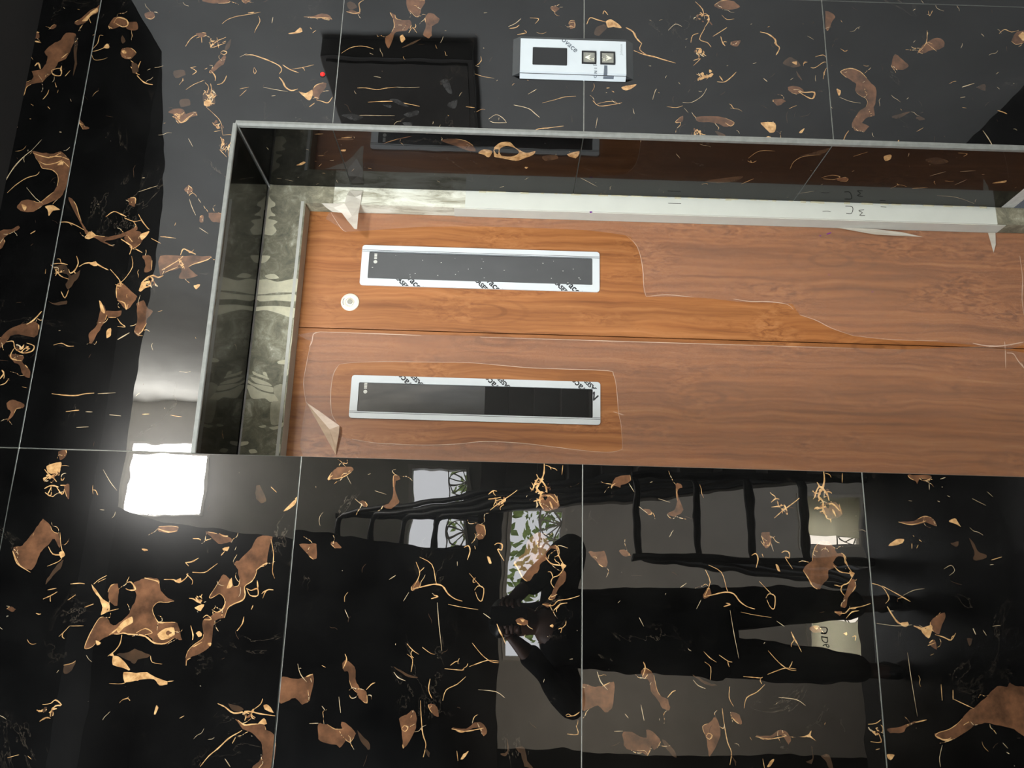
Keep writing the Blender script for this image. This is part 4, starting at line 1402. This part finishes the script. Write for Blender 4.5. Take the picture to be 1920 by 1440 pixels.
def text_mesh(name, s, size, origin, ux, uy, mat, parent, clip=None, th=.0004, bold=0.0):
    """printed lettering lying on a surface: ux = reading direction, uy = up of the letters"""
    cu = bpy.data.curves.new('t', 'FONT'); cu.body = s; cu.size = size; cu.extrude = th; cu.offset = bold; cu.resolution_u = 3
    o = bpy.data.objects.new('t', cu); COL.objects.link(o)
    dg = bpy.context.evaluated_depsgraph_get(); dg.update()
    me = bpy.data.meshes.new_from_object(o.evaluated_get(dg))
    bpy.data.objects.remove(o); bpy.data.curves.remove(cu)
    ux, uy = Vector(ux).normalized(), Vector(uy).normalized(); uz = ux.cross(uy)
    me.transform(Matrix.Translation(origin) @ Matrix((ux, uy, uz)).transposed().to_4x4())
    if clip:
        bm = bmesh.new(); bm.from_mesh(me)
        for co, no in clip:
            bmesh.ops.bisect_plane(bm, geom=list(bm.verts) + list(bm.edges) + list(bm.faces), plane_co=co, plane_no=no, clear_outer=True)
        bm.to_mesh(me); bm.free()
    me.materials.clear(); me.materials.append(M[mat])
    ob = bpy.data.objects.new(name, me); COL.objects.link(ob)
    if parent is not None: ob.parent = parent
    return ob

def vision(d, y, x0, x1, z0, z1, gx0, gx1, gz0, gz1, beadside):
    """slim window: film-covered frame plate, bead line, smoked glass, cut-off print of the film, glass stamp"""
    yf = y - .004
    f = ring_plate('window_frame', rounded(x0, x1, z0, z1, .008), rounded(gx0, gx1, gz0, gz1, .003), yf, y + .001, 'film_white', d)
    m = MB(); m.box((gx0 - .001, y - .0008, gz0 - .001), (gx1 + .001, y + .002, gz1 + .001)); m.out('window_glass', 'glass', f)
    bx = gx1 if beadside > 0 else gx0
    m = MB()
    for dx in (.0004, .0042):
        xa = bx + beadside * dx
        m.box((xa - .0005, yf - .0003, z0 + .0005), (xa + .0005, yf + .0005, z1 - .0005))
    m.out('bead_line', 'ink', f)
    return f, yf
fR, yR = vision(door_r, YR, .2150, .3317, 1.2012, 1.8460, .2350, .3130, 1.2205, 1.8260, +1)
fL, yL = vision(door_l, D2, -.1513, -.0367, 1.2000, 1.8468, -.1325, -.0560, 1.2195, 1.8270, -1)

# ------------------------------------------------------------------ fittings
def film_print(f, yf, zs, x0, x1, flip):
    """the cut-off slogan of the film maker, printed aslant and trimmed by the frame's edge"""
    s = sqrt_half = math.sqrt(.5)
    if not flip: ux, uy = Vector((-s, 0, -s)), Vector((s, 0, -s))
    else:        ux, uy = Vector((s, 0, s)), Vector((-s, 0, s))
    clip = [(Vector((x1 - .0004, 0, 0)), Vector((1, 0, 0))), (Vector((x0 + .0004, 0, 0)), Vector((-1, 0, 0)))]
    for z in zs:
        xa = x1 if not flip else x0
        o = Vector((xa, yf - .0002, z)) - ux * .0365
        text_mesh('film_print', 'Novacel', .0255, o, ux, uy, 'ink', f, clip, bold=.0005)
        o2 = Vector((xa, yf - .0002, z)) - ux * .0250 - uy * (.0215 if not flip else .021)
        text_mesh('film_print', 'LASER FILM', .0165, o2, ux, uy, 'ink', f, clip, bold=.0005)
film_print(fR, yR, (1.719, 1.506, 1.292), .2150, .2350, False)
film_print(fL, yL, (1.690, 1.464, 1.238), -.0560, -.0367, True)
s_ = math.sqrt(.5)
text_mesh('film_print', 'No', .0255, Vector((-.076, yL - .0002, 1.2035)), (s_, 0, s_), (-s_, 0, s_), 'ink', fL, [(Vector((0, 0, 1.2195)), Vector((0, 0, 1))), (Vector((0, 0, 1.2005)), Vector((0, 0, -1)))], bold=.0008)

def glass_stamp(f, y, x, z):
    m = MB()
    m.lathe([(.0050, 0), (.0050, .0004)], (x, y, z), n=20)
    for k in range(4): m.box((x + .008 + k * .0042, y - .0004, z - .0035), (x + .0112 + k * .0042, y, z + .0040))
    m.out('glass_stamp', 'mark', f)
glass_stamp(fR, YR - .0008, .2845, 1.8085)
glass_stamp(fL, D2 - .0008, -.0800, 1.8095)
rnd = random.Random(21); m = MB()
for k in range(26):
    x, z = rnd.uniform(.238, .31), rnd.uniform(1.23, 1.82); l = rnd.uniform(.0008, .0035)
    m.box((x, YR - .0012, z), (x + rnd.uniform(.0006, .0016), YR - .0008, z + l))
m.out('plaster_specks', 'mark', fR)['kind'] = 'stuff'

# round lock with its key barrel, ring and print
c = (.1659, YR, 1.8679)
m = MB(); m.lathe([(.0245, 0), (.0245, .0022), (.0232, .0034), (.0120, .0036), (.0112, .0028), (.0104, .0044), (.0060, .0046)], c)
lock = m.out('lock_escutcheon', 'ivory', door_r, True); lock['label'] = 'round ivory lock plate'
m = MB(); m.lathe([(.0072, .0046), (.0066, .0062)], c, n=24); m.box((c[0] - .0012, c[1] - .0066, c[2] - .0038), (c[0] + .0012, c[1] - .006, c[2] + .0038)); m.out('lock_barrel', 'steel', lock)
m = MB()
for k in range(7):
    a = radians(62 + k * 9); m.box((c[0] + .0185 * cos(a) - .0008, c[1] - .0039, c[2] + .0185 * sin(a) - .0014), (c[0] + .0185 * cos(a) + .0008, c[1] - .0034, c[2] + .0185 * sin(a) + .0014))
m.out('lock_print', 'grey_ink', lock)
m = MB()
for a in range(0, 300, 20):
    m.box((c[0] + .0112 * cos(radians(a)) - .0007, c[1] - .0040, c[2] + .0112 * sin(radians(a)) - .0007), (c[0] + .0112 * cos(radians(a)) + .0007, c[1] - .0032, c[2] + .0112 * sin(radians(a)) + .0007))
m.out('lock_ring', 'grey_ink', lock)

# marks on the painted strip and the doors
pen('pen_mark', [[(.4677, .5367), (.4657, .5174), (.4469, .5213), (.4464, .5359)]], 'pencil', D1, fr)
pen('pen_mark', [[(.4587, .4864), (.4556, .5012), (.4495, .492), (.4413, .5), (.4412, .4855)]], 'pencil', D1, fr)
pen('violet_mark', [[(.4262, 1.2330), (.4250, 1.2290), (.4282, 1.2325)], [(.4278, 1.230), (.4262, 1.2260)]], 'violet', D1, fr, .0022)
pen('scuff', [[(.4600, 1.02), (.4602, .985)], [(.4500, .60), (.4508, .585), (.449, .578)], [(.4690, .44), (.4688, .425)]], 'pencil', D1, fr, .001)
for P in ([(.4014, .5934), (.4020, .590)], [(.4069, .5738), (.4095, .567), (.4121, .5616)], [(.2404, .4629), (.2408, .4605)], [(.2865, .5768), (.2868, .5750)]):
    pen('violet_mark', [P], 'violet', YR - .0016, door_r, .0022)

# film: folded corner, torn shreds
def sheet(name, P, mat, parent, depth, th=.0004):
    """thin shred of film; depth: how far each corner stands off the plane y"""
    n = len(P); cx = sum(p[0] for p in P) / n; cz = sum(p[1] for p in P) / n; cy = sum(depth) / n
    vs = [(p[0], d, p[1]) for p, d in zip(P, depth)] + [(cx, cy, cz)]
    fs = [(i, (i + 1) % n, n) for i in range(n)]
    o = mesh(name, vs, fs, mat, parent)
    sm = o.modifiers.new('thickness', 'SOLIDIFY'); sm.thickness = th
    return o
y = D2
sheet('film_curl', [(-.1142, 1.9579), (-.1372, 1.9216), (-.1749, 1.8666), (-.1958, 1.8662), (-.2305, 1.8702), (-.2484, 1.8715)], 'film_curl', door_l, [y - .002, y - .005, y - .012, y - .014, y - .010, y - .003])['label'] = 'folded back corner of the protective film'
sheet('film_shred', [(.4285, .5586), (.4244, .4406), (.4172, .3674), (.4063, .3079), (.4059, .3685), (.4066, .4422), (.4121, .4712)], 'film_torn', door_r, [y - .003, y - .006, y - .006, y - .003, y - .006, y - .008, y - .006])['label'] = 'torn milky shred of film at the frame edge'
sheet('film_shred', [(.4241, .066 + .06), (.4247, .0467 + .06), (.3893, .0499 + .06), (.3652, .0576 + .06)], 'film_torn', door_r, [y - .004, y - .006, y - .006, y - .003])
torn = empty('torn_film_scrap')
tag(torn, 'milky torn scrap of plastic film hanging from the top end of the white frame strip', 'plastic film')
sheet('film_flap', [(.4678, 1.8838), (.4675, 1.8464), (.4530, 1.8500), (.4387, 1.8500), (.4270, 1.8515), (.4270, 1.8930), (.4500, 1.8890)], 'film_torn', torn, [D1 - .001, D1 - .003, D1 - .007, D1 - .004, D1 - .003, D1 - .005, D1 - .008])
sheet('film_tip', [(.4270, 1.8930), (.4270, 1.8515), (.3959, 1.8540), (.3537, 1.8552), (.3550, 1.8624), (.3824, 1.8844), (.4022, 1.9002)], 'film_torn', torn, [D1 - .005, D1 - .003, D1 - .006, D1 - .002, D1 - .001, D1 + .004, D1 + .001])
sheet('film_skirt', [(.4270, 1.9560), (.4170, 1.9420), (.4070, 1.9263), (.4022, 1.9002), (.4270, 1.8930)], 'film_torn', torn, [D1 - .002, D1 + .006, D1 + .008, D1 + .001, D1 - .005])

# ------------------------------------------------------------------ landing call panel
cp = empty('call_panel')
tag(cp, 'silver lift call panel with black display and two arrow buttons on the black marble', 'call panel')
m = MB()
m.prism([(-.0000, 1.157), (-.0125, 1.1755), (-.0125, 1.4345), (-.0, 1.4525)], 0, .6370, .7405)
m.out('panel_casing', 'casing', cp)
yp = -.0165
m = MB(); m.prism([(.6290, .0015), (.6405, yp), (.7320, yp), (.7320, -.0122), (.6360, -.0100), (.6360, .0015)], 2, 1.1765, 1.4345)
plate = m.out('face_plate', 'plate', cp); plate['label'] = 'film-covered silver face plate with a sloped lower edge'
m = MB(); m.prism([(a, b) for a, b in rounded(.6585, .7075, 1.3205, 1.4045, .0022)], 1, yp - .0008, yp + .001); m.out('display', 'black_plastic', cp)
for z0, z1, up in ((1.2495, 1.2850, True), (1.2035, 1.2400, False)):
    b = ring_plate('call_button', rounded(.6650, .7010, z0, z1, .0012, 3), rounded(.6690, .6970, z0 + .0040, z1 - .0040, .0008, 3), yp - .0022, yp + .001, 'black_plastic', cp)
    m = MB(); m.box((.6690, yp - .0012, z0 + .004), (.6970, yp + .001, z1 - .004)); m.out('button_face', 'steel', b)
    zc = (z0 + z1) / 2; s = 1 if up else -1
    m = MB()
    zt = zc + s * .0105; zb = zc - s * .004
    for x0 in (-1, 1):
        q = [(.683 , zt), (.683 + x0 * .0075, zb), (.683 + x0 * .0045, zb + s * .0015), (.683, zt - s * .0060)]
        m.prism(q, 1, yp - .0018, yp - .0010)
    m.prism([(.6818, zt - s * .006), (.6842, zt - s * .006), (.6842, zb + s * .001), (.6818, zb + s * .001)], 1, yp - .0018, yp - .0010)
    m.out('arrow', 'arrow', b)
    m = MB()
    for k in range(5): m.lathe([(.0010, 0), (.0008, .0007)], (.676 + (k % 2) * .004 + (k // 4) * .008, yp - .0011, zc - s * (.0075 + .0030 * (k // 2))), n=8)
    m.out('braille_dots', 'arrow', b)['kind'] = 'stuff'
DN, RT = Vector((0, 0, -1)), Vector((1, 0, 0))
# film lettering on the plate: the maker's word runs aslant behind the first button
clipb = [(Vector((.7315, 0, 0)), Vector((1, 0, 0))), (Vector((0, 0, 1.2865)), Vector((0, 0, -1)))]
dirn = Vector((-.70, 0, -.714))
text_mesh('film_print', 'novace', .0215, Vector((.7260 + .012, yp - .0003, 1.3400 + .004)), dirn, Vector((.714, 0, -.70)), 'grey_ink', plate, clipb)
for k, ch in enumerate('JIN'):
    text_mesh('film_print', ch, .0105, Vector((.6632 - k * .0082, yp - .0003, 1.2548)), -RT, DN, 'grey_ink', plate)
slope = Vector((-.0115, .0180, 0)).normalized()
text_mesh('film_print', 'D', .0105, Vector((.6378, yp + .0042 - .0008, 1.2548)) - Vector((.0004, .0002, 0)), slope, DN, 'grey_ink', plate)
# the L-shaped emblem
m = MB(); m.prism([(.6625, 1.2300), (.6620, 1.2225), (.6405, 1.2225), (.6405, 1.2315)], 1, yp - .0005, yp + .0003)
m.out('emblem', 'grey_ink', plate)
m = MB()
m.prism([(.6407, yp - .0005), (.6330, -.0050), (.6332, -.0045), (.6409, yp)], 2, 1.2225, 1.2315)
m.prism([(.6375, -.0122), (.6330, -.0052), (.6332, -.0046), (.6377, -.0116)], 2, 1.2060, 1.2225)
m.out('emblem_foot', 'grey_ink', plate)
text_mesh('maker_name', 'Johnson', .0098, Vector((.6930, yp - .0003, 1.1855)), RT, Vector((0, 0, 1)), 'pale_ink', plate)

# small red lamp
m = MB(); m.lathe([(.0058, 0), (.0055, .002), (.0042, .0042), (.0022, .0054)], (.6229, -.0005, 1.9127), n=18)
led = m.out('indicator_lamp', 'led'); tag(led, 'tiny glowing red indicator lamp on the marble above the call panel', 'lamp')
m = MB(); m.lathe([(.0075, 0), (.0072, .0014)], (.6229, 0, 1.9127), n=18); m.out('lamp_bezel', 'black_plastic', led)

# ------------------------------------------------------------------ the lobby and the stair behind the camera (seen mirrored in the marble)
def sbox(name, a, b, mat, label=None, parent=None):
    m = MB(); m.box(a, b); o = m.out(name, mat, parent)
    if parent is None: struct(o)
    if label: o['label'] = label
    return o
sbox('floor', (XLEFT, -2.25, -.5), (XWALL, .46, -.28), 'granite', 'dark polished lobby floor')
sbox('wall_right', (XWALL, -5.7, -3), (XWALL + .15, .42, 5.2), 'side_paint', 'pale grey side wall')
m = MB()
for a, b in (((-5.7, -3), (-2.40, 5.2)), ((-1.00, -3), (.42, 5.2)), ((-2.40, -3), (-1.00, 1.92)), ((-2.40, 2.48), (-1.00, 5.2))):
    m.box((XLEFT - .15, a[0], a[1]), (XLEFT, b[0], b[1]))
struct(m.out('wall_left', 'shade'))['label'] = 'brownish side wall with an opening added for the fill light'
f = MB()
for a, b in (((-2.40, 1.92), (-2.35, 2.48)), ((-1.05, 1.92), (-1.00, 2.48)), ((-2.40, 1.92), (-1.00, 1.96)), ((-2.40, 2.43), (-1.00, 2.48)), ((-1.72, 1.92), (-1.68, 2.48))):
    f.box((XLEFT - .06, a[0], a[1]), (XLEFT - .01, b[0], b[1]))
f = struct(f.out('window_5', 'frost')); tag(f, 'made-up side window around the added fill light', 'window')  # unseen frame, made up to hold the added side light
sbox('ceiling', (XLEFT, -5.6, 5.02), (XWALL, -1.6, 5.15), 'paint', 'stair ceiling')
m = MB(); m.prism([(.05, 2.62), (-.65, 2.62), (-1.66, 2.99), (-1.66, 3.2), (.05, 3.2)], 0, XLEFT, XWALL)
struct(m.out('ceiling_lobby', 'ceiling'))['label'] = 'dark lobby soffit'
sbox('wall_upper', (XLEFT, -1.66, 3.2), (XWALL, -1.5, 5.02), 'paint')

WIN = {1: (.245, .770, 3.985, 4.670), 2: (-.075, .640, 1.72, 2.25), 3: (-.94, .30, .90, 1.39), 4: (.03, .49, -1.66, -1.12), 6: (-.92, -.34, -1.66, -1.12)}
def wall_with_holes(name, x0, x1, z0, z1, y0, y1, holes, mat):
    xs = sorted({x0, x1, *[h[0] for h in holes], *[h[1] for h in holes]}); zs = sorted({z0, z1, *[h[2] for h in holes], *[h[3] for h in holes]})
    m = MB()
    for za, zb in zip(zs, zs[1:]):
        run = None
        for xa, xb in list(zip(xs, xs[1:])) + [(None, None)]:
            hole = xa is None or any(h[0] < (xa + xb) / 2 < h[1] and h[2] < (za + zb) / 2 < h[3] for h in holes)
            if not hole: run = (run[0] if run else xa, xb)
            elif run: m.box((run[0], y0, za), (run[1], y1, zb)); run = None
    return struct(m.out(name, mat))
wb = wall_with_holes('wall_back', XLEFT, XWALL, -3, 5.05, -5.68, -5.52, list(WIN.values()), 'paint')
wb['label'] = 'stair wall with five small windows'
for k, (x0, x1, z0, z1) in WIN.items():
    f = ring_plate('window_%d' % k, [(x1, z1), (x0, z1), (x0, z0), (x1, z0)], [(x1 - .03, z1 - .03), (x0 + .03, z1 - .03), (x0 + .03, z0 + .03), (x1 - .03, z0 + .03)], -5.64, -5.50, 'frost', None)
    struct(f); tag(f, {1: 'high bright stair window', 2: 'landing window with a fan patterned grille', 3: 'wide window under the landing', 4: 'lowest stair window with a plain sheet in it', 6: 'lowest stair window with a printed notice in it'}[k], 'window')
    if k > 1:
        m = MB(); m.box((x0 + .03, -5.60, z0 + .03), (x1 - .03, -5.596, z1 - .03)); m.out('window_pane', 'pane', f)
        m = MB(); n = max(2, round((x1 - x0) / .27)); wd = (x1 - x0 - .06) / n; h = min(.16, (z1 - z0) * .35)
        for i in range(n):
            cx = x0 + .03 + wd * (i + .5); zb = z0 + .03
            for a in range(15, 180, 30):
                m.tube([(cx, -5.58, zb), (cx + cos(radians(a)) * wd * .52, -5.58, zb + sin(radians(a)) * h)], .006, 6)
            m.tube([(cx + cos(radians(a)) * wd * .5, -5.58, zb + sin(radians(a)) * h) for a in range(0, 181, 15)], .006, 6)
        m.tube([(x0 + .03, -5.58, zb + h + .006), (x1 - .03, -5.58, zb + h + .006)], .007, 6)
        m.out('window_grille', 'frost', f)

def flight(name, x0, x1, ya, za, yb, zb, n, mat='step', label=''):
    m = MB()
    dy, dz = (yb - ya) / n, (zb - za) / n
    P = []
    for k in range(n):
        P += [(ya + dy * k, za + dz * (k + (1 if dz > 0 else 0))), (ya + dy * (k + 1), za + dz * (k + (1 if dz > 0 else 0)))] if dz > 0 else [(ya + dy * k, za + dz * k), (ya + dy * (k + 1), za + dz * k)]
    P += [(yb, zb - .17), (ya, za - .17)]
    m.prism(P, 0, x0, x1)
    o = struct(m.out(name, mat)); o['label'] = label; return o
flight('stair_flight', .08, XWALL, -2.25, -.28, -4.2, 1.6, 10, 'step', 'stair flight going up to the landing')
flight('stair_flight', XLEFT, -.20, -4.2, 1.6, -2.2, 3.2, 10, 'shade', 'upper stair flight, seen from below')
flight('stair_flight', XLEFT, -.36, -2.25, -.28, -4.2, -1.9, 11, 'step', 'stair flight going down')
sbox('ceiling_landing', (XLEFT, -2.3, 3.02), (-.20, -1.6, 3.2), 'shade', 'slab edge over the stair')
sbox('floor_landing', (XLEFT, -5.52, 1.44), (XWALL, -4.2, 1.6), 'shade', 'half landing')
sbox('floor_lower', (XLEFT, -5.52, -2.1), (XWALL, -4.2, -1.9), 'step', 'lower half landing')
sbox('floor_well', (XLEFT, -4.2, -3), (XWALL, -2.25, -2.9), 'step', 'bottom of the stair well')

rl = empty('stair_railing')
tag(rl, 'black steel stair railing of four parallel tubes, mirrored in the marble', 'railing')
for zu, zl in ((2.58, .805), (2.34, .53), (2.125, .275), (1.91, .02)):
    m = MB()
    m.tube([(-.17, -4.2, zu), (-.02, -4.2, zu), (.02, -4.19, zu - .01), (.045, -4.14, zu - .05), (.05, -2.26, zl + .05), (.04, -2.21, zl + .01), (.0, -2.2, zl), (-.29, -2.2, zl), (-.33, -2.21, zl - .01), (-.345, -2.26, zl - .05), (-.35, -4.1, zl - 1.75)], .019, 8)
    m.out('rail', 'black_metal', rl, True)
for P in (((.05, -2.2, -.28), (.05, -2.2, .83)), ((-.34, -2.2, -.28), (-.34, -2.2, .83)), ((-.17, -4.2, 1.6), (-.17, -4.2, 2.6)), ((.04, -4.2, 1.6), (.04, -4.2, 2.6))):
    m = MB(); m.tube(P, .02, 8); m.out('post', 'black_metal', rl)

m = MB(); m.box((XWALL - .07, -1.30, 1.58), (XWALL - .001, -.55, 2.07), .004)
cb = m.out('wall_cabinet', 'cabinet'); tag(cb, 'dark flat cabinet on the grey side wall, seen mirrored in the marble', 'cabinet')
m = MB(); m.box((XWALL - .078, -1.28, 1.60), (XWALL - .068, -.57, 2.05)); m.out('cabinet_door', 'cabinet', cb)

m = MB(); m.box((-.825, -5.498, -1.58), (-.565, -5.494, -1.15)); pp = m.out('notice', 'paper')
tag(pp, 'grey green notice taped across the lowest stair window', 'notice')
text_mesh('notice_print', 'UD6', .085, Vector((-.62, -5.4935, -1.30)), (-1, 0, 0), (0, 0, 1), 'ink', pp)

m = MB(); m.box((.13, -5.498, -1.63), (.46, -5.494, -1.17)); p2 = m.out('notice', 'paper')
tag(p2, 'plain grey green sheet taped in a corner of the lowest stair window', 'notice')
m = MB(); m.lathe([(.05, 0), (.06, .02), (.12, .09), (.12, .10), (.05, .02)], (0, 0, 0), n=24)
lp = m.out('stair_lamp', 'ivory'); lp.data.transform(Matrix.Translation((XLEFT + .02, -3.35, .75)) @ Matrix.Rotation(radians(-60), 4, 'Z') @ Matrix.Translation((0, -.02, 0)))  # made-up fixture out of view, there to brighten the lower stair wall
tag(lp, 'unseen ivory lamp added to brighten the stair wall', 'lamp')
ll = bpy.data.objects.new('fill_lamp_light', bpy.data.lights.new('stair_lamp', 'AREA')); COL.objects.link(ll)  # added fill light aimed at the stair's back wall
ll.data.shape = 'DISK'; ll.data.size = .22; ll.data.energy = 85; ll.data.color = (1, .88, .74); ll.location = (XLEFT + .16, -3.48, .75)
ll.rotation_euler = (radians(82), 0, radians(180 + 20))
# outside: hedge and a pale garden wall
sbox('ground', (-12, -30, -3.1), (12, -5.7, -3.0), 'step', 'yard outside')
m = MB(); m.box((-6, -7.7, -3), (6, -7.5, -.75)); gw = m.out('garden_wall', 'cream'); tag(gw, 'pale garden wall outside the lowest window', 'wall')
rnd = random.Random(9); vs, fs = [], []
for k in range(4500):
    c = Vector((rnd.uniform(-.9, 3.2), rnd.uniform(-9.6, -9.0), rnd.uniform(-3, 2.02) + .12 * sin(k))); a = rnd.uniform(0, 6.3); s = rnd.uniform(.03, .07)
    u = Vector((cos(a), rnd.uniform(-.4, .4), sin(a))) * s; w = Vector((-sin(a), rnd.uniform(-.6, .6), cos(a))) * s * .5
    b = len(vs); vs += [c - u, c + w, c + u, c - w]; fs.append((b, b + 1, b + 2, b + 3))
hd = mesh('hedge', vs, fs, 'leaf'); tag(hd, 'sunlit green hedge outside the stair windows', 'hedge', kind='stuff')

# ------------------------------------------------------------------ the photographer, mirrored in the marble
def skin(name, verts, edges, radii, mat, parent, root=0, sub=2):
    me = bpy.data.meshes.new(name); me.from_pydata(verts, edges, []); me.update()
    o = bpy.data.objects.new(name, me); COL.objects.link(o)
    o.modifiers.new('skin', 'SKIN')
    if not me.skin_vertices: me.skin_vertices.new()
    for k, r in enumerate(radii):
        sv = me.skin_vertices[0].data[k]; sv.radius = r if isinstance(r, tuple) else (r, r); sv.use_root = (k == root)
    sd = o.modifiers.new('sub', 'SUBSURF'); sd.levels = sub; sd.render_levels = sub
    dg = bpy.context.evaluated_depsgraph_get(); dg.update()
    m2 = bpy.data.meshes.new_from_object(o.evaluated_get(dg))
    m2.materials.clear(); m2.materials.append(M[mat])
    m2.polygons.foreach_set('use_smooth', [True] * len(m2.polygons))
    bpy.data.objects.remove(o); bpy.data.meshes.remove(me)
    ob = bpy.data.objects.new(name, m2); COL.objects.link(ob)
    if parent is not None: ob.parent = parent
    return ob
ps = empty('person')
tag(ps, 'person in a long black tunic raising a phone with both hands, mirrored in the marble', 'person')
px, py = -.665, -2.06
V = [(px, py, .68), (px, py, .86), (px, py + .01, 1.06), (px, py + .01, 1.20), (px + .02, py + .03, 1.285), (px + .03, py + .05, 1.36), (px + .03, py + .045, 1.44),
     (px + .15, py + .01, 1.19), (px + .375, py + .08, 1.115), (px + .115, py + .222, 1.375), (px + .085, py + .235, 1.41),
     (px - .15, py + .01, 1.19), (px - .345, py + .08, 1.105), (px - .06, py + .222, 1.365), (px - .028, py + .235, 1.40),
     (px + .09, py, .62), (px + .11, py + .02, .20), (px + .14, py - .01, -.19), (px + .145, py + .12, -.245),
     (px - .09, py, .62), (px - .11, py + .02, .20), (px - .14, py - .01, -.19), (px - .145, py + .12, -.245)]
E = [(0, 1), (1, 2), (2, 3), (3, 4), (4, 5), (5, 6), (3, 7), (7, 8), (8, 9), (9, 10), (3, 11), (11, 12), (12, 13), (13, 14), (0, 15), (15, 16), (16, 17), (17, 18), (0, 19), (19, 20), (20, 21), (21, 22)]
Rr = [.13, .125, .13, .085, .05, .078, .072, .055, .042, .028, .024, .055, .042, .028, .024, .085, .058, .038, .03, .085, .058, .038, .03]
body = skin('body', V, E, Rr, 'skin', ps)
# face
m = MB(); fx, fy, fz = px + .03, py + .05, 1.385
m.tube([(fx, fy + .070, fz + .015), (fx, fy + .092, fz - .012), (fx, fy + .088, fz - .022)], [.006, .010, .004], 8); m.out('nose', 'skin', ps, True)
for s in (-1, 1):
    m = MB(); m.lathe([(.011, -.002), (.008, .004), (.003, .007)], (fx + s * .030, fy + .072, fz + .016), n=12)
    o = m.out('eye', 'hair', ps, True); o.scale = (1, 1, 1)
    o.data.transform(Matrix.Translation((fx + s * .03, fy + .072, fz + .016)) @ Matrix.Diagonal((1, -1, .6, 1)) @ Matrix.Translation((-(fx + s * .03), -(fy + .072), -(fz + .016))))
    m = MB(); m.tube([(fx + s * .078, fy, fz + .02), (fx + s * .086, fy - .008, fz), (fx + s * .078, fy, fz - .022)], [.008, .013, .007], 8); m.out('ear', 'skin', ps, True)
m = MB(); m.tube([(fx - .022, fy + .070, fz - .045), (fx, fy + .077, fz - .043), (fx + .022, fy + .070, fz - .045)], [.003, .006, .003], 8); m.out('mouth', 'shade', ps, True)
skin('hair', [(px + .03, py + .02, 1.34), (px + .03, py + .005, 1.43), (px + .03, py + .03, 1.485), (px + .04, py - .05, 1.25), (px + .04, py - .09, 1.10)], [(0, 1), (1, 2), (0, 3), (3, 4)], [.075, .098, .070, .075, .05], 'hair', ps)
skin('tunic', [(px, py, .72), (px, py, .90), (px, py + .01, 1.08), (px, py + .01, 1.20), (px + .15, py + .01, 1.19), (px + .375, py + .08, 1.115), (px + .14, py + .205, 1.345), (px - .15, py + .01, 1.19), (px - .345, py + .08, 1.105), (px - .085, py + .205, 1.335), (px, py, .54), (px, py, .39)],
     [(0, 1), (1, 2), (2, 3), (3, 4), (4, 5), (5, 6), (3, 7), (7, 8), (8, 9), (0, 10), (10, 11)], [(.20, .15), (.19, .14), (.19, .145), (.11, .1), .085, .066, .045, .085, .066, .045, (.22, .17), (.235, .18)], 'cloth', ps)
for s in (-1, 1):
    skin('trouser_leg', [(px + s * .09, py, .62), (px + s * .115, py + .02, .20), (px + s * .14, py - .01, -.18)], [(0, 1), (1, 2)], [.10, .088, .062], 'cloth', ps)
    skin('shoe', [(px + s * .14, py - .04, -.236), (px + s * .142, py + .05, -.236), (px + s * .146, py + .15, -.249)], [(0, 1), (1, 2)], [.042, .044, .032], 'hair', ps, 0, 1)
    # hand: palm and five fingers closing on the edge of the phone
    bx = -.6225 + s * .070
    palm = (bx, -1.832, 1.392)
    for k in range(4):
        z = 1.358 + k * .021; l = (.85, 1.0, .96, .9)[k]
        skin('finger', [(palm[0], palm[1], z), (palm[0] - s * .012, palm[1] + .020 * l, z + .003), (palm[0] - s * .024 * l, palm[1] + .033, z + .004), (palm[0] - s * .040 * l, palm[1] + .0345, z + .003)], [(0, 1), (1, 2), (2, 3)], [.010, .009, .0085, .007], 'skin', ps, 0, 1)
    skin('palm', [(px + (.100 if s > 0 else -.045), py + .226, 1.375), (palm[0], palm[1], 1.372), (palm[0], palm[1], 1.418)], [(0, 1), (1, 2)], [.022, (.020, .016), (.018, .014)], 'skin', ps, 0, 1)
    skin('thumb', [(palm[0], palm[1], 1.380), (palm[0] - s * .014, palm[1] - .010, 1.415), (palm[0] - s * .030, palm[1] + .005, 1.440)], [(0, 1), (1, 2)], [.012, .010, .008], 'skin', ps, 0, 1)
ph = empty('phone')
tag(ph, 'black phone held up by the person in black, mirrored in the marble', 'phone')
m = MB(); m.box((-.660, -1.8165, 1.330), (-.585, -1.8090, 1.478), .003); m.out('phone_body', 'black_plastic', ph)
m = MB(); m.box((-.658, -1.8092, 1.437), (-.622, -1.8065, 1.474), .001); m.out('camera_bump', 'black_metal', ph)
for dx, dz_ in ((-.649, 1.464), (-.649, 1.446)):
    m = MB(); m.lathe([(.0062, 0), (.0058, -.0012)], (dx, -1.8066, dz_), n=16); m.out('lens', 'glass', ph)
